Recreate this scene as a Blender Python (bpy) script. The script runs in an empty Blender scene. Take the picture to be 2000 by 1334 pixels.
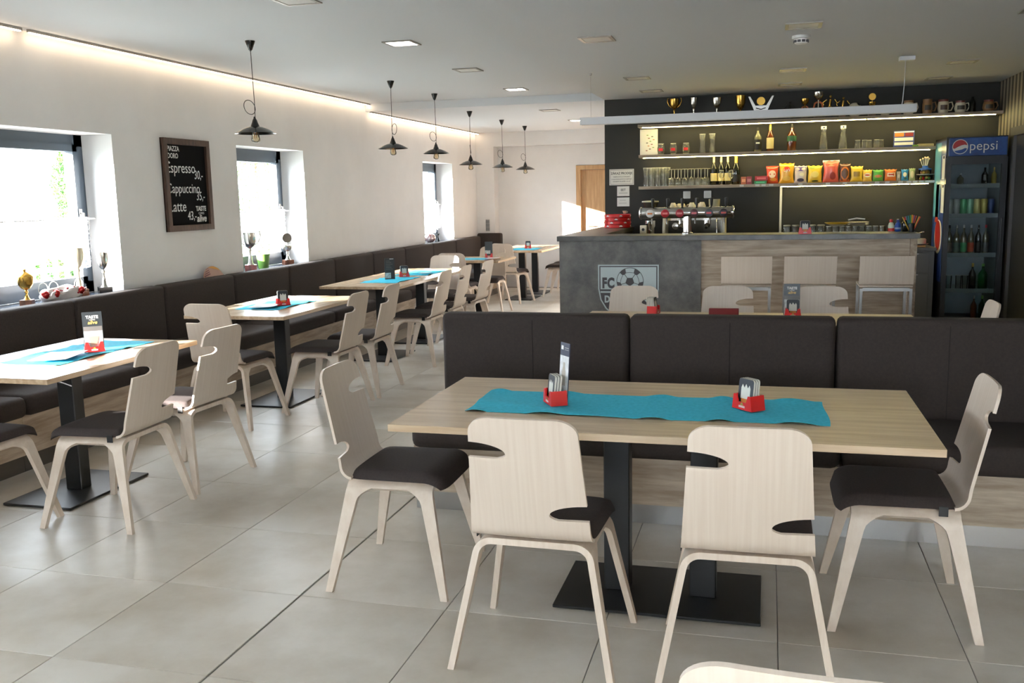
import bpy, bmesh, math, random
from mathutils import Vector, Matrix
random.seed(7)
PI = math.pi
SC = bpy.context.scene
COL = SC.collection

# ---------------------------------------------------------------- camera, sky, sun, exposure
def _camera():
    yaw, pitch, roll = (math.radians(a) for a in (-15.166, 8.731, -1.181))
    f = Vector((math.sin(yaw) * math.cos(pitch), math.cos(yaw) * math.cos(pitch), -math.sin(pitch)))
    r = Vector((math.cos(yaw), -math.sin(yaw), 0)); u = r.cross(f)
    r2 = r * math.cos(roll) + u * math.sin(roll); u2 = -r * math.sin(roll) + u * math.cos(roll)
    cd = bpy.data.cameras.new('camera'); cd.sensor_width = 36; cd.lens = 1846.95 / 2000 * 36; cd.clip_end = 300
    c = bpy.data.objects.new('camera', cd); COL.objects.link(c)
    m = Matrix.Identity(4)
    for i in range(3): m[i][0], m[i][1], m[i][2] = r2[i], u2[i], -f[i]
    m[0][3], m[1][3], m[2][3] = 0, 0, 1.55
    c.matrix_world = m; SC.camera = c
_camera()
W = bpy.data.worlds.new('sky'); SC.world = W; W.use_nodes = True
_bg = W.node_tree.nodes['Background']; _bg.inputs[0].default_value = (0.80, 0.905, 1.0, 1); _bg.inputs[1].default_value = 12.0
_s = bpy.data.lights.new('sun', 'SUN'); _s.energy = 48.0; _s.angle = 0.009; _s.color = (1.0, 0.96, 0.91)
_so = bpy.data.objects.new('sun', _s); COL.objects.link(_so)
_so.rotation_euler = Vector((1.0, 1.07, -0.285)).to_track_quat('-Z', 'Y').to_euler(); _so.location = (-20, -21, 8)
VS = SC.view_settings; VS.view_transform = 'Standard'; VS.look = 'None'; VS.gamma = 1; VS.use_curve_mapping = False; VS.exposure = 1.12
SC.cycles.max_bounces = 10; SC.cycles.diffuse_bounces = 6; SC.cycles.glossy_bounces = 4; SC.cycles.transmission_bounces = 6
SC.cycles.transparent_max_bounces = 16; SC.cycles.caustics_reflective = False; SC.cycles.caustics_refractive = False
SC.cycles.sample_clamp_indirect = 8.0; SC.cycles.use_denoising = True

# ---------------------------------------------------------------- materials
def lin(c): c /= 255; return c / 12.92 if c <= .04045 else ((c + .055) / 1.055) ** 2.4
def rgb(r, g, b): return (lin(r), lin(g), lin(b), 1)
MATS = {}
def mat(name, col, rough=.5, metal=0, **k):
    if name in MATS: return MATS[name]
    m = bpy.data.materials.new(name); m.use_nodes = True; nt = m.node_tree; b = nt.nodes['Principled BSDF']
    b.inputs['Base Color'].default_value = col; b.inputs['Roughness'].default_value = rough; b.inputs['Metallic'].default_value = metal
    if 'emit' in k:
        b.inputs['Emission Color'].default_value = k.get('ecol', col); b.inputs['Emission Strength'].default_value = k['emit']
    if 'trans' in k: b.inputs['Transmission Weight'].default_value = k['trans']; b.inputs['IOR'].default_value = k.get('ior', 1.45)
    if 'spec' in k: b.inputs['Specular IOR Level'].default_value = k['spec']
    if 'coat' in k: b.inputs['Coat Weight'].default_value = k['coat']
    if 'sheen' in k: b.inputs['Sheen Weight'].default_value = k['sheen']
    N, L = nt.nodes, nt.links
    if k.get('noise') or k.get('wood') or k.get('bump'):
        tc = N.new('ShaderNodeTexCoord'); mp = N.new('ShaderNodeMapping'); L.new(tc.outputs['Object'], mp.inputs[0])
        mp.inputs['Scale'].default_value = k.get('scale', (1, 1, 1))
        if k.get('rand'):
            oi = N.new('ShaderNodeObjectInfo'); vm = N.new('ShaderNodeVectorMath'); vm.operation = 'SCALE'
            L.new(oi.outputs['Random'], vm.inputs['Scale']); vm.inputs[0].default_value = (37, 53, 71); L.new(vm.outputs[0], mp.inputs['Location'])
        nz = N.new('ShaderNodeTexNoise'); nz.inputs['Scale'].default_value = k.get('ns', 4); nz.inputs['Detail'].default_value = k.get('det', 6)
        nz.inputs['Roughness'].default_value = k.get('nr', .6); L.new(mp.outputs[0], nz.inputs['Vector'])
        out = nz.outputs['Fac']
        if k.get('noise') or k.get('wood'):
            cr = N.new('ShaderNodeValToRGB'); e = cr.color_ramp.elements
            d = k.get('dark', tuple(c * .8 for c in col[:3]) + (1,)); l = k.get('light', col)
            e[0].position = k.get('p0', .35); e[1].position = k.get('p1', .65); e[0].color = d; e[1].color = l
            L.new(out, cr.inputs[0])
            if k.get('rand'):
                hs = N.new('ShaderNodeHueSaturation'); mr = N.new('ShaderNodeMapRange'); mr.inputs['To Min'].default_value = 1 - k['rand']; mr.inputs['To Max'].default_value = 1 + k['rand']
                L.new(oi.outputs['Random'], mr.inputs[0]); L.new(mr.outputs[0], hs.inputs['Value']); L.new(cr.outputs[0], hs.inputs['Color']); L.new(hs.outputs[0], b.inputs['Base Color'])
            else: L.new(cr.outputs[0], b.inputs['Base Color'])
        if k.get('bump'):
            bp = N.new('ShaderNodeBump'); bp.inputs['Strength'].default_value = k['bump']; bp.inputs['Distance'].default_value = k.get('bd', .002)
            nb = N.new('ShaderNodeTexNoise'); nb.inputs['Scale'].default_value = k.get('bs', 200); nb.inputs['Detail'].default_value = 3
            L.new(tc.outputs['Object'], nb.inputs['Vector']); L.new(nb.outputs['Fac'], bp.inputs['Height']); L.new(bp.outputs[0], b.inputs['Normal'])
    MATS[name] = m; return m
def glassmat(name, tint=(1, 1, 1, 1), gloss=.12, haze=0):
    """thin clear sheet: lets light straight through, with a mirror sheen"""
    m = bpy.data.materials.new(name); m.use_nodes = True; nt = m.node_tree; N, L = nt.nodes, nt.links
    for n in list(N): N.remove(n)
    o = N.new('ShaderNodeOutputMaterial'); t = N.new('ShaderNodeBsdfTransparent'); g = N.new('ShaderNodeBsdfGlossy'); mx = N.new('ShaderNodeMixShader')
    lw = N.new('ShaderNodeLayerWeight'); lw.inputs[0].default_value = gloss; t.inputs[0].default_value = tint; g.inputs[1].default_value = .03
    L.new(lw.outputs['Fresnel'], mx.inputs[0]); L.new(t.outputs[0], mx.inputs[1]); L.new(g.outputs[0], mx.inputs[2]); out = mx
    if haze:
        d = N.new('ShaderNodeBsdfDiffuse'); d.inputs[0].default_value = (.8, .8, .75, 1); out = N.new('ShaderNodeMixShader'); out.inputs[0].default_value = haze
        L.new(mx.outputs[0], out.inputs[1]); L.new(d.outputs[0], out.inputs[2])
    L.new(out.outputs[0], o.inputs[0])
    MATS[name] = m; return m
WALL = mat('wall_paint', rgb(220, 218, 216), .8, noise=1, ns=1.5, dark=rgb(216, 214, 212), light=rgb(223, 221, 219), bump=.06, bs=300)
CEIL = mat('ceiling_paint', rgb(214, 217, 220), .75)
DARKW = mat('anthracite_paint', rgb(36, 35, 31), .6, bump=.08, bs=260)
TILE = mat('porcelain_tile', rgb(192, 186, 175), .33, noise=1, ns=2.2, det=8, dark=rgb(176, 167, 152), light=rgb(202, 197, 188), rand=.035, scale=(1, 1, 1), p0=.3, p1=.62, spec=.5)
GROUT = mat('grout', rgb(120, 118, 112), .8)
PLY = mat('pale_oak_plywood', rgb(210, 195, 180), .4, wood=1, ns=4, det=6, nr=.5, scale=(22, 2, .35), dark=rgb(202, 185, 169), light=rgb(212, 198, 183), p0=.2, p1=.75, rand=.02)
PLYD = mat('pale_oak_frame', rgb(205, 186, 165), .45, wood=1, ns=3, det=6, scale=(14, 5, 1.2), dark=rgb(204, 187, 170), light=rgb(217, 203, 188))
OAK = mat('sonoma_oak', rgb(202, 180, 150), .33, wood=1, ns=3.2, det=8, scale=(.7, 9, 9), dark=rgb(182, 156, 126), light=rgb(208, 187, 159), rand=.02)
OAKY = mat('sonoma_oak_lengthwise', rgb(190, 165, 135), .22, wood=1, ns=3.2, det=8, scale=(9, .7, 9), dark=rgb(166, 140, 110), light=rgb(198, 175, 146), rand=.02)
OAKP = mat('grey_oak_panel', rgb(185, 168, 148), .5, wood=1, ns=3, det=9, scale=(.9, 9, 9), dark=rgb(150, 132, 112), light=rgb(192, 176, 156))
OAKPY = mat('grey_oak_panel_lengthwise', rgb(170, 150, 128), .5, wood=1, ns=3, det=9, scale=(9, .9, 9), dark=rgb(138, 118, 98), light=rgb(180, 162, 140))
FAB = mat('dark_brown_fabric', rgb(58, 48, 46), .85, noise=1, ns=90, det=3, dark=rgb(44, 36, 34), light=rgb(52, 43, 40), bump=.35, bs=420)
PAD = mat('chair_pad_fabric', rgb(56, 46, 44), .85, noise=1, ns=120, det=3, dark=rgb(42, 34, 32), light=rgb(54, 44, 42), bump=.3, bs=500)
BLACK = mat('black_metal', rgb(22, 23, 25), .38, bump=.15, bs=500)
BLK2 = mat('black_plastic', rgb(18, 18, 19), .4)
BLKG = mat('black_enamel', rgb(20, 22, 23), .18)
ALU = mat('brushed_steel', rgb(168, 166, 163), .34, 1, bump=.05, bs=60)
CHROME = mat('chrome', rgb(215, 214, 212), .12, 1)
ANTH = mat('anthracite_frame', rgb(74, 86, 98), .35)
SILL = mat('dark_sill', rgb(66, 74, 86), .25)
WHT = mat('white_plastic', rgb(228, 228, 226), .4)
PAPER = mat('paper_white', rgb(226, 225, 222), .7)
INK = mat('ink_dark', rgb(42, 44, 50), .7)
INKG = mat('ink_grey', rgb(150, 150, 152), .7)
LAMPW = mat('lamp_housing', rgb(226, 228, 232), .45)
TEAL = mat('turquoise_cloth', rgb(62, 186, 214), .8, noise=1, ns=60, dark=rgb(56, 178, 206), light=rgb(70, 194, 222), bump=.2, bs=500, spec=.2)
RED = mat('red_plastic', rgb(214, 30, 30), .32)
DRED = mat('dark_red_card', rgb(126, 24, 30), .5)
CONC = mat('concrete_laminate', rgb(98, 97, 95), .5, noise=1, ns=5, det=10, nr=.7, dark=rgb(76, 76, 76), light=rgb(120, 118, 114), p0=.35, p1=.7)
CTOP = mat('dark_worktop', rgb(84, 82, 80), .32, noise=1, ns=7, det=8, dark=rgb(70, 69, 68), light=rgb(96, 94, 91))
EMBL = mat('emblem_light', rgb(178, 190, 192), .6)
EMBD = mat('emblem_dark', rgb(72, 70, 74), .6)
CHALK = mat('chalk', rgb(215, 215, 212), .9)
SLATE = mat('chalkboard', rgb(20, 20, 21), .9, spec=.1)
WALN = mat('dark_walnut', rgb(72, 50, 40), .5, wood=1, ns=4, scale=(10, 10, 2), dark=rgb(52, 36, 28), light=rgb(84, 60, 48))
DOORW = mat('oak_door', rgb(196, 158, 112), .45, wood=1, ns=3, det=7, scale=(12, 12, .8), dark=rgb(176, 138, 94), light=rgb(203, 166, 122))
GOLD = mat('gold_metal', rgb(214, 170, 84), .22, 1)
SILV = mat('silver_metal', rgb(208, 206, 200), .2, 1)
MARB = mat('brown_marble', rgb(110, 66, 48), .3, noise=1, ns=20, dark=rgb(70, 40, 30), light=rgb(140, 90, 66))
DMARB = mat('black_marble', rgb(30, 30, 34), .25)
RMARB = mat('red_marble', rgb(140, 40, 36), .3, noise=1, ns=25, dark=rgb(90, 20, 20), light=rgb(160, 60, 50))
GREENP = mat('green_plastic', rgb(112, 160, 74), .4)
CERAM = mat('glazed_ceramic', rgb(226, 216, 192), .25)
CERB = mat('brown_ceramic', rgb(150, 110, 72), .3)
CERR = mat('red_brown_glaze', rgb(116, 44, 34), .3)
WARM = (1.0, .80, .56, 1)
LEDW = mat('led_warm', rgb(255, 240, 220), .4, emit=9.0, ecol=(1.0, .76, .52, 1))
LEDB = mat('led_bar', rgb(255, 240, 220), .4, emit=30.0, ecol=(1.0, .84, .34, 1))
LEDC = mat('led_panel_lit', rgb(255, 250, 245), .4, emit=12.0, ecol=(1, .97, .94, 1))
LEDO = mat('led_panel_off', rgb(214, 212, 206), .5)
GLASS = glassmat('window_glass', gloss=.06)
DRINKG = glassmat('drinking_glass', (.93, .95, .93, 1), gloss=.3, haze=.1)
FRGL = glassmat('fridge_glass', (.86, .89, .9, 1), gloss=.15)
BOTB = mat('bottle_dark', rgb(24, 26, 22), .1, coat=.5)
BOTG = mat('bottle_green', rgb(20, 120, 60), .1, trans=.5)
AMBER = glassmat('amber_bulb', (1.0, .92, .74, 1), gloss=.35, haze=.08)
def lacemat():
    m = bpy.data.materials.new('lace_curtain'); m.use_nodes = True; nt = m.node_tree; N, L = nt.nodes, nt.links
    for n in list(N): N.remove(n)
    o = N.new('ShaderNodeOutputMaterial'); tr = N.new('ShaderNodeBsdfTransparent'); tl = N.new('ShaderNodeBsdfTranslucent'); df = N.new('ShaderNodeBsdfDiffuse')
    a = N.new('ShaderNodeMixShader'); b = N.new('ShaderNodeMixShader'); a.inputs[0].default_value = .4
    tl.inputs[0].default_value = df.inputs[0].default_value = (.92, .93, .96, 1)
    tc = N.new('ShaderNodeTexCoord'); vo = N.new('ShaderNodeTexVoronoi'); vo.inputs['Scale'].default_value = 60; mr = N.new('ShaderNodeMapRange')
    mr.inputs['From Min'].default_value = .2; mr.inputs['From Max'].default_value = .7; mr.inputs['To Min'].default_value = .45; mr.inputs['To Max'].default_value = .85
    L.new(tc.outputs['Object'], vo.inputs['Vector']); L.new(vo.outputs['Distance'], mr.inputs[0])
    L.new(tl.outputs[0], a.inputs[1]); L.new(df.outputs[0], a.inputs[2]); L.new(mr.outputs[0], b.inputs[0]); L.new(a.outputs[0], b.inputs[1]); L.new(tr.outputs[0], b.inputs[2]); L.new(b.outputs[0], o.inputs[0])
    return m
LACE = lacemat()
def stripemat():
    m = bpy.data.materials.new('striped_wallpaper'); m.use_nodes = True; nt = m.node_tree; N, L = nt.nodes, nt.links; b = N['Principled BSDF']
    tc = N.new('ShaderNodeTexCoord'); sx = N.new('ShaderNodeSeparateXYZ'); mu = N.new('ShaderNodeMath'); mu.operation = 'MULTIPLY'; mu.inputs[1].default_value = 1 / .135
    fr = N.new('ShaderNodeMath'); fr.operation = 'FRACT'; cr = N.new('ShaderNodeValToRGB'); cr.color_ramp.interpolation = 'CONSTANT'
    e = cr.color_ramp.elements; e[0].color = rgb(62, 58, 56); e[1].position = .5; e[1].color = rgb(168, 158, 138)
    L.new(tc.outputs['Object'], sx.inputs[0]); L.new(sx.outputs['Y'], mu.inputs[0]); L.new(mu.outputs[0], fr.inputs[0]); L.new(fr.outputs[0], cr.inputs[0]); L.new(cr.outputs[0], b.inputs['Base Color'])
    b.inputs['Roughness'].default_value = .6; return m
STRIPE = stripemat()

# ---------------------------------------------------------------- geometry helpers: (verts, faces) pairs
def box(x0, x1, y0, y1, z0, z1):
    v = [(x, y, z) for z in (z0, z1) for y in (y0, y1) for x in (x0, x1)]
    return v, [(0, 2, 3, 1), (4, 5, 7, 6), (0, 1, 5, 4), (2, 6, 7, 3), (0, 4, 6, 2), (1, 3, 7, 5)]
def bbox(x0, x1, y0, y1, z0, z1, r=.01, seg=2):
    bm = bmesh.new(); bmesh.ops.create_cube(bm, size=1)
    for v in bm.verts: v.co = Vector(((x0 + x1) / 2 + v.co.x * (x1 - x0), (y0 + y1) / 2 + v.co.y * (y1 - y0), (z0 + z1) / 2 + v.co.z * (z1 - z0)))
    bmesh.ops.bevel(bm, geom=bm.edges[:], offset=r, segments=seg, affect='EDGES', profile=.5)
    bm.verts.index_update(); g = [tuple(v.co) for v in bm.verts], [tuple(v.index for v in f.verts) for f in bm.faces]; bm.free(); return g
def lathe(prof, n=24, cx=0, cy=0, cz=0, cap=True):
    v, f = [], []
    for r, z in prof:
        for i in range(n): a = 2 * PI * i / n; v.append((cx + r * math.cos(a), cy + r * math.sin(a), cz + z))
    for j in range(len(prof) - 1):
        for i in range(n): k = (i + 1) % n; f.append((j * n + i, j * n + k, (j + 1) * n + k, (j + 1) * n + i))
    if cap:
        if prof[0][0] > 1e-5: f.append(tuple(range(n))[::-1])
        if prof[-1][0] > 1e-5: f.append(tuple((len(prof) - 1) * n + i for i in range(n)))
    return v, f
def tube(pts, r, n=8, close=False):
    pts = [Vector(p) for p in pts]; m = len(pts); v, f = [], []
    t = [(pts[(i + 1) % m if close else min(i + 1, m - 1)] - pts[(i - 1) % m if close else max(i - 1, 0)]).normalized() for i in range(m)]
    up = Vector((0, 0, 1)) if abs(t[0].z) < .9 else Vector((1, 0, 0)); a = t[0].cross(up).normalized()
    for i in range(m):
        a = (a - t[i] * a.dot(t[i])).normalized(); b = t[i].cross(a); rr = r[i] if isinstance(r, (list, tuple)) else r
        for k in range(n): an = 2 * PI * k / n; v.append(tuple(pts[i] + (a * math.cos(an) + b * math.sin(an)) * rr))
    for i in range(m if close else m - 1):
        j = (i + 1) % m
        for k in range(n): l = (k + 1) % n; f.append((i * n + k, i * n + l, j * n + l, j * n + k))
    if not close: f.append(tuple(range(n))[::-1]); f.append(tuple((m - 1) * n + k for k in range(n)))
    return v, f
def prism(poly, d0, d1, axis='z'):
    """closed 2D outline extruded; axis is the extrusion direction ('x': poly=(y,z), 'y': poly=(x,z), 'z': poly=(x,y))"""
    n = len(poly); P = {'z': lambda a, b, d: (a, b, d), 'y': lambda a, b, d: (a, d, b), 'x': lambda a, b, d: (d, a, b)}[axis]
    v = [P(a, b, d0) for a, b in poly] + [P(a, b, d1) for a, b in poly]
    return v, [tuple(range(n))[::-1], tuple(range(n, 2 * n))] + [(i, (i + 1) % n, n + (i + 1) % n, n + i) for i in range(n)]
def sphere(r, cx=0, cy=0, cz=0, sx=1, sy=1, sz=1, n=16, m=8):
    pr = [(max(r * math.sin(PI * i / m), 0), -r * math.cos(PI * i / m)) for i in range(m + 1)]
    v, f = lathe(pr, n, cap=False); return [(cx + x * sx, cy + y * sy, cz + z * sz) for x, y, z in v], f
def move(g, dx=0, dy=0, dz=0): return [(x + dx, y + dy, z + dz) for x, y, z in g[0]], g[1]
def xf(g, m): return [tuple(m @ Vector(p)) for p in g[0]], g[1]
def grid(fn, nu, nv):
    v = [fn(i / nu, j / nv) for j in range(nv + 1) for i in range(nu + 1)]
    return v, [(j * (nu + 1) + i, j * (nu + 1) + i + 1, (j + 1) * (nu + 1) + i + 1, (j + 1) * (nu + 1) + i) for j in range(nv) for i in range(nu)]
def join(*gs):
    v, f = [], []
    for g in gs: o = len(v); v += list(g[0]); f += [tuple(i + o for i in p) for p in g[1]]
    return v, f
def circ(r, n=24, cx=0, cy=0, a0=0): return [(cx + r * math.cos(a0 + 2 * PI * i / n), cy + r * math.sin(a0 + 2 * PI * i / n)) for i in range(n)]
def rrect(x0, x1, y0, y1, r, n=4):
    o = []
    for cx, cy, a in ((x1 - r, y0 + r, -PI / 2), (x1 - r, y1 - r, 0), (x0 + r, y1 - r, PI / 2), (x0 + r, y0 + r, PI)):
        o += [(cx + r * math.cos(a + PI / 2 * i / n), cy + r * math.sin(a + PI / 2 * i / n)) for i in range(n + 1)]
    return o
def mesh(name, g, m, smooth=None, fix=True):
    me = bpy.data.meshes.new(name); me.from_pydata(g[0], [], g[1])
    if fix:
        bm = bmesh.new(); bm.from_mesh(me); bmesh.ops.recalc_face_normals(bm, faces=bm.faces[:]); bm.to_mesh(me); bm.free()
    me.materials.append(m)
    if smooth is not None:
        me.polygons.foreach_set('use_smooth', [True] * len(me.polygons)); me.set_sharp_from_angle(angle=math.radians(smooth))
    return me
def put(name, me, parent=None, loc=None):
    o = bpy.data.objects.new(name, me); COL.objects.link(o)
    if parent: o.parent = parent
    if loc: o.location = loc
    return o
def part(name, g, m, parent, smooth=None, fix=True): return put(name, mesh(name, g, m, smooth, fix), parent)
def tag(o, label, cat, group=None):
    o['label'] = label; o['category'] = cat
    if group: o['group'] = group
    return o
def solo(name, g, m, label, cat, loc=(0, 0, 0), rz=0, group=None, smooth=40):
    o = put(name, mesh(name, g, m, smooth)); o.location = loc; o.rotation_euler = (0, 0, rz); return tag(o, label, cat, group)
def thing(name, label, cat, loc=(0, 0, 0), rz=0, group=None):
    o = bpy.data.objects.new(name, None); COL.objects.link(o); o.empty_display_size = .1
    o.location = loc; o.rotation_euler = (0, 0, rz); return tag(o, label, cat, group)
def dup(root, loc, rz, label=None, group=None):
    r = root.copy(); COL.objects.link(r); r.location = loc; r.rotation_euler = (0, 0, rz)
    if label: r['label'] = label
    if group: r['group'] = group
    for ch in list(root.children):
        c = ch.copy(); COL.objects.link(c); c.parent = r
        for g in list(ch.children):
            d = g.copy(); COL.objects.link(d); d.parent = c
    return r
def struct(name, g, m, smooth=None, parent=None):
    o = put(name, mesh(name, g, m, smooth), parent)
    if not parent: o['kind'] = 'structure'
    return o
AX = {'-y': ((1, 0, 0), (0, 0, 1), (0, -1, 0)), '+x': ((0, 1, 0), (0, 0, 1), (1, 0, 0)), '-x': ((0, -1, 0), (0, 0, 1), (-1, 0, 0)), '+y': ((-1, 0, 0), (0, 0, 1), (0, 1, 0)), '+z': ((1, 0, 0), (0, 1, 0), (0, 0, 1))}
def text(body, size, loc, face, m, parent, align='CENTER', wx=1.0, bold=0.0, shear=0.0, tilt=0.0, name='lettering', space=1.0, pre=Matrix.Identity(4)):
    c = bpy.data.curves.new(name, 'FONT'); c.body = body; c.size = size; c.align_x = align; c.align_y = 'CENTER'; c.fill_mode = 'FRONT'
    c.extrude = .0004; c.offset = bold; c.shear = shear; c.resolution_u = 3; c.space_character = space; c.materials.append(m)
    o = bpy.data.objects.new(name, c); COL.objects.link(o); o.parent = parent
    M = Matrix.Identity(4)
    for i, a in enumerate(AX[face]):
        for k in range(3): M[k][i] = a[k]
    o.matrix_local = pre @ Matrix.Translation(loc) @ M @ Matrix.Rotation(tilt, 4, 'Z') @ Matrix.Diagonal((wx, 1, 1, 1))
    return o

# ---------------------------------------------------------------- the room
XL, XR, YB, YW, YF = -4.78, 2.28, -2.4, 10.95, 15.8
Z1, Z2, XF = 2.70, 2.61, -1.82
fl = struct('floor', box(-5.15, 2.6, -2.7, 16.0, -.12, -.004), GROUT)
TX, TY = .6085, .652
tme = {}
def tile_mesh(w, d):
    k = (round(w, 3), round(d, 3))
    if k not in tme: tme[k] = mesh('floor_tile', bbox(-w / 2, w / 2, -d / 2, d / 2, -.012, 0, .0015, 1), TILE)
    return tme[k]
ix0 = -5
for i in range(-6, 8):
    for j in range(-3, 20):
        g0 = .0045 if i == 0 else .0015
        x0, x1 = -1.763 + i * TX + g0, -1.763 + (i + 1) * TX - (.0045 if i == -1 else .0015); y0, y1 = 2.56 + j * TY + .0015, 2.56 + (j + 1) * TY - .0015
        x0, x1, y0, y1 = max(x0, XL), min(x1, XR), max(y0, .5), min(y1, YF)
        if x1 - x0 < .05 or y1 - y0 < .05: continue
        if x0 > -1.0 and y0 > 9.3 and x1 < 1.0: continue          # under the bar, never seen
        put('floor_tile', tile_mesh(x1 - x0, y1 - y0), fl, ((x0 + x1) / 2, (y0 + y1) / 2, 0))
struct('floor_entrance', box(XL, XR, YB, .5, -.004, 0), TILE)
WIN = [(-1.7, .7), (1.9, 3.25), (4.9, 6.24), (7.985, 9.31), (12.945, 14.27)]
ZS, ZH = .885, 2.072
XO = -5.15
gs = [box(XO, XL, YB - .2, 16.0, -.1, ZS - .03), box(XO, XL, YB - .2, 16.0, ZH, 3.0)]
ys = [YB - .2] + [v for w in WIN for v in w] + [16.0]
for a, b in zip(ys[::2], ys[1::2]): gs.append(box(XO, XL, a, b, ZS - .03, ZH))
gs.append(box(XO, XL, *WIN[1], 1.72, ZH))  # lowered window head, shaped to keep sun off a chair by the bar
struct('wall_left', join(*gs), WALL)
struct('ceiling', box(XO, XF, YB - .2, 11.0, Z1, Z1 + .3), CEIL)
struct('ceiling_over_bar', box(XF, 2.6, YB - .2, 11.2, Z2, Z2 + .39), CEIL)
struct('ceiling_far', box(XO, XF, 11.0, 16.0, Z2, Z2 + .39), CEIL)
struct('wall_right', box(XR, 2.6, YB - .2, 11.2, -.1, 3.0), STRIPE)
struct('wall_bar', box(XF, 2.6, YW, 11.2, -.1, 3.0), DARKW)
struct('wall_corridor', box(XF, XF + .25, 11.2, 16.0, -.1, 3.0), WALL)
# far wall: corner pier and beam in front of a recessed field, door opening
struct('wall_far', join(box(XO, -3.11, YF, 16.05, -.1, 3.0), box(-3.11, -2.05, YF, 16.05, 2.04, 3.0), box(-2.05, XF + .3, YF, 16.05, -.1, 3.0),
                        box(XL, -4.47, 15.55, YF, 0, Z2), box(-4.47, XF, 15.55, YF, 2.38, Z2)), WALL)
struct('wall_light_stop', box(-3.6, XF + .3, 16.06, 16.2, -.1, 3.0), WALL)  # unseen backing, added to stop light leaking round the door
d1 = struct('door_1', box(-3.035, -2.125, 15.86, 15.90, .005, 1.96), DOORW)
part('door_frame', join(box(-3.11, -3.035, 15.78, 15.92, 0, 2.035), box(-2.125, -2.05, 15.78, 15.92, 0, 2.035), box(-3.035, -2.125, 15.78, 15.92, 1.965, 2.035)), DOORW, d1)
part('door_handle', join(tube([(-2.93, 15.86, 1.03), (-2.93, 15.81, 1.03), (-2.81, 15.81, 1.03)], .009), box(-2.95, -2.91, 15.855, 15.862, .93, 1.12)), ALU, d1, 40)
BW = ((-1.0, .4), (.7, 2.0))
gs = [box(XO, 2.6, YB - .3, YB, -.1, .95), box(XO, 2.6, YB - .3, YB, 2.15, 3.0), box(XO, -1.0, YB - .3, YB, .95, 2.15), box(.4, .7, YB - .3, YB, .95, 2.15), box(2.0, 2.6, YB - .3, YB, .95, 2.15)]
struct('wall_back', join(*gs), WALL)
# right wall: dark door with its frame, beside the fridge
d2 = struct('door_2', box(2.262, 2.275, 9.2, 10.06, .005, 2.02), mat('door_anthracite', rgb(62, 61, 62), .5))
part('door_frame', join(box(2.235, 2.279, 10.06, 10.2, 0, 2.10), box(2.235, 2.279, 9.08, 9.2, 0, 2.10), box(2.235, 2.279, 9.2, 10.06, 2.02, 2.10)), mat('door_frame_grey', rgb(92, 90, 90), .5), d2)
# windows of the left wall
def window(n, y0, y1, curtain_label, ZH=ZH):
    w = struct('window_%d' % n, join(box(-5.13, -5.05, y0, y1, ZH - .085, ZH), box(-5.13, -5.05, y0, y0 + .085, ZS, ZH), box(-5.13, -5.05, y1 - .085, y1, ZS, ZH), box(-5.13, -5.05, y0, y1, ZS, ZS + .085)), ANTH)
    a, b, c, d = y0 + .075, y1 - .075, ZS + .075, ZH - .075
    part('sash', join(box(-5.12, -5.035, a, b, d - .05, d), box(-5.12, -5.035, a, b, c, c + .05), box(-5.12, -5.035, a, a + .05, c, d), box(-5.12, -5.035, b - .05, b, c, d)), ANTH, w)
    part('window_pane', box(-5.10, -5.09, a + .04, b - .04, c + .04, d - .04), GLASS, w)
    part('window_sill', bbox(-5.05, -4.70, y0 + .002, y1 - .002, ZS - .028, ZS, .004, 1), SILL, w, 40)
    part('window_handle', join(box(-5.035, -5.025, b - .04, b - .012, 1.45, 1.52), tube([(-5.02, b - .026, 1.49), (-5.0, b - .026, 1.49), (-5.0, b - .026, 1.39)], .008)), ALU, w, 40)
    rod = tube([(-4.985, y0 + .003, 1.447), (-4.985, y1 - .003, 1.447)], .006)
    k = thing('lace_curtain', curtain_label, 'curtain')
    part('curtain_rod', rod, WHT, k, 40)
    def fn(u, v):
        y = y0 + .05 + (y1 - y0 - .1) * u; bot = 1.03 + .085 * abs(((u * 3) % 1) - .5) * 2 + .10 * math.sin(PI * u) ** 2
        z = 1.462 - (1.462 - bot) * v
        return (-4.985 + (.006 + .016 * v) * math.sin(u * 62) + .006 * math.sin(u * 23), y, z)
    part('curtain_cloth', grid(fn, 160, 10), LACE, k, 60, fix=False)
window(1, *WIN[2], 'white lace half curtain in the window above the gold lidded trophy')
window(2, *WIN[3], 'white lace half curtain in the window with the green plant pot')
window(3, *WIN[4], 'white lace half curtain in the window by the far corner')
window(4, *WIN[1], 'white lace half curtain in the window before the first wall table', ZH=1.72)  # unseen window, added to bring sun onto the first wall table
a, b = WIN[0]  # unseen window near the camera, added for skylight from the left
w = struct('window_7', join(box(-5.13, -5.05, a, b, ZH - .08, ZH), box(-5.13, -5.05, a, b, ZS, ZS + .08), box(-5.13, -5.05, a, a + .08, ZS, ZH), box(-5.13, -5.05, b - .08, b, ZS, ZH), box(-5.13, -5.05, -.44, -.36, ZS, ZH)), ANTH)
part('window_pane', box(-5.10, -5.09, a + .08, -.44, ZS + .08, ZH - .08), GLASS, w); part('window_pane', box(-5.10, -5.09, -.36, b - .08, ZS + .08, ZH - .08), GLASS, w); part('window_sill', box(-5.05, -4.74, a, b, ZS - .03, ZS), SILL, w)
# unseen back windows, added for daylight from behind the camera
for n, (a, b) in enumerate(BW, 5):
    w = struct('window_%d' % n, join(box(a, b, -2.6, -2.5, .95, 1.03), box(a, b, -2.6, -2.5, 2.07, 2.15), box(a, a + .08, -2.6, -2.5, .95, 2.15), box(b - .08, b, -2.6, -2.5, .95, 2.15)), ANTH)
    part('window_pane', box(a + .08, b - .08, -2.56, -2.55, 1.03, 2.07), GLASS, w)
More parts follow.
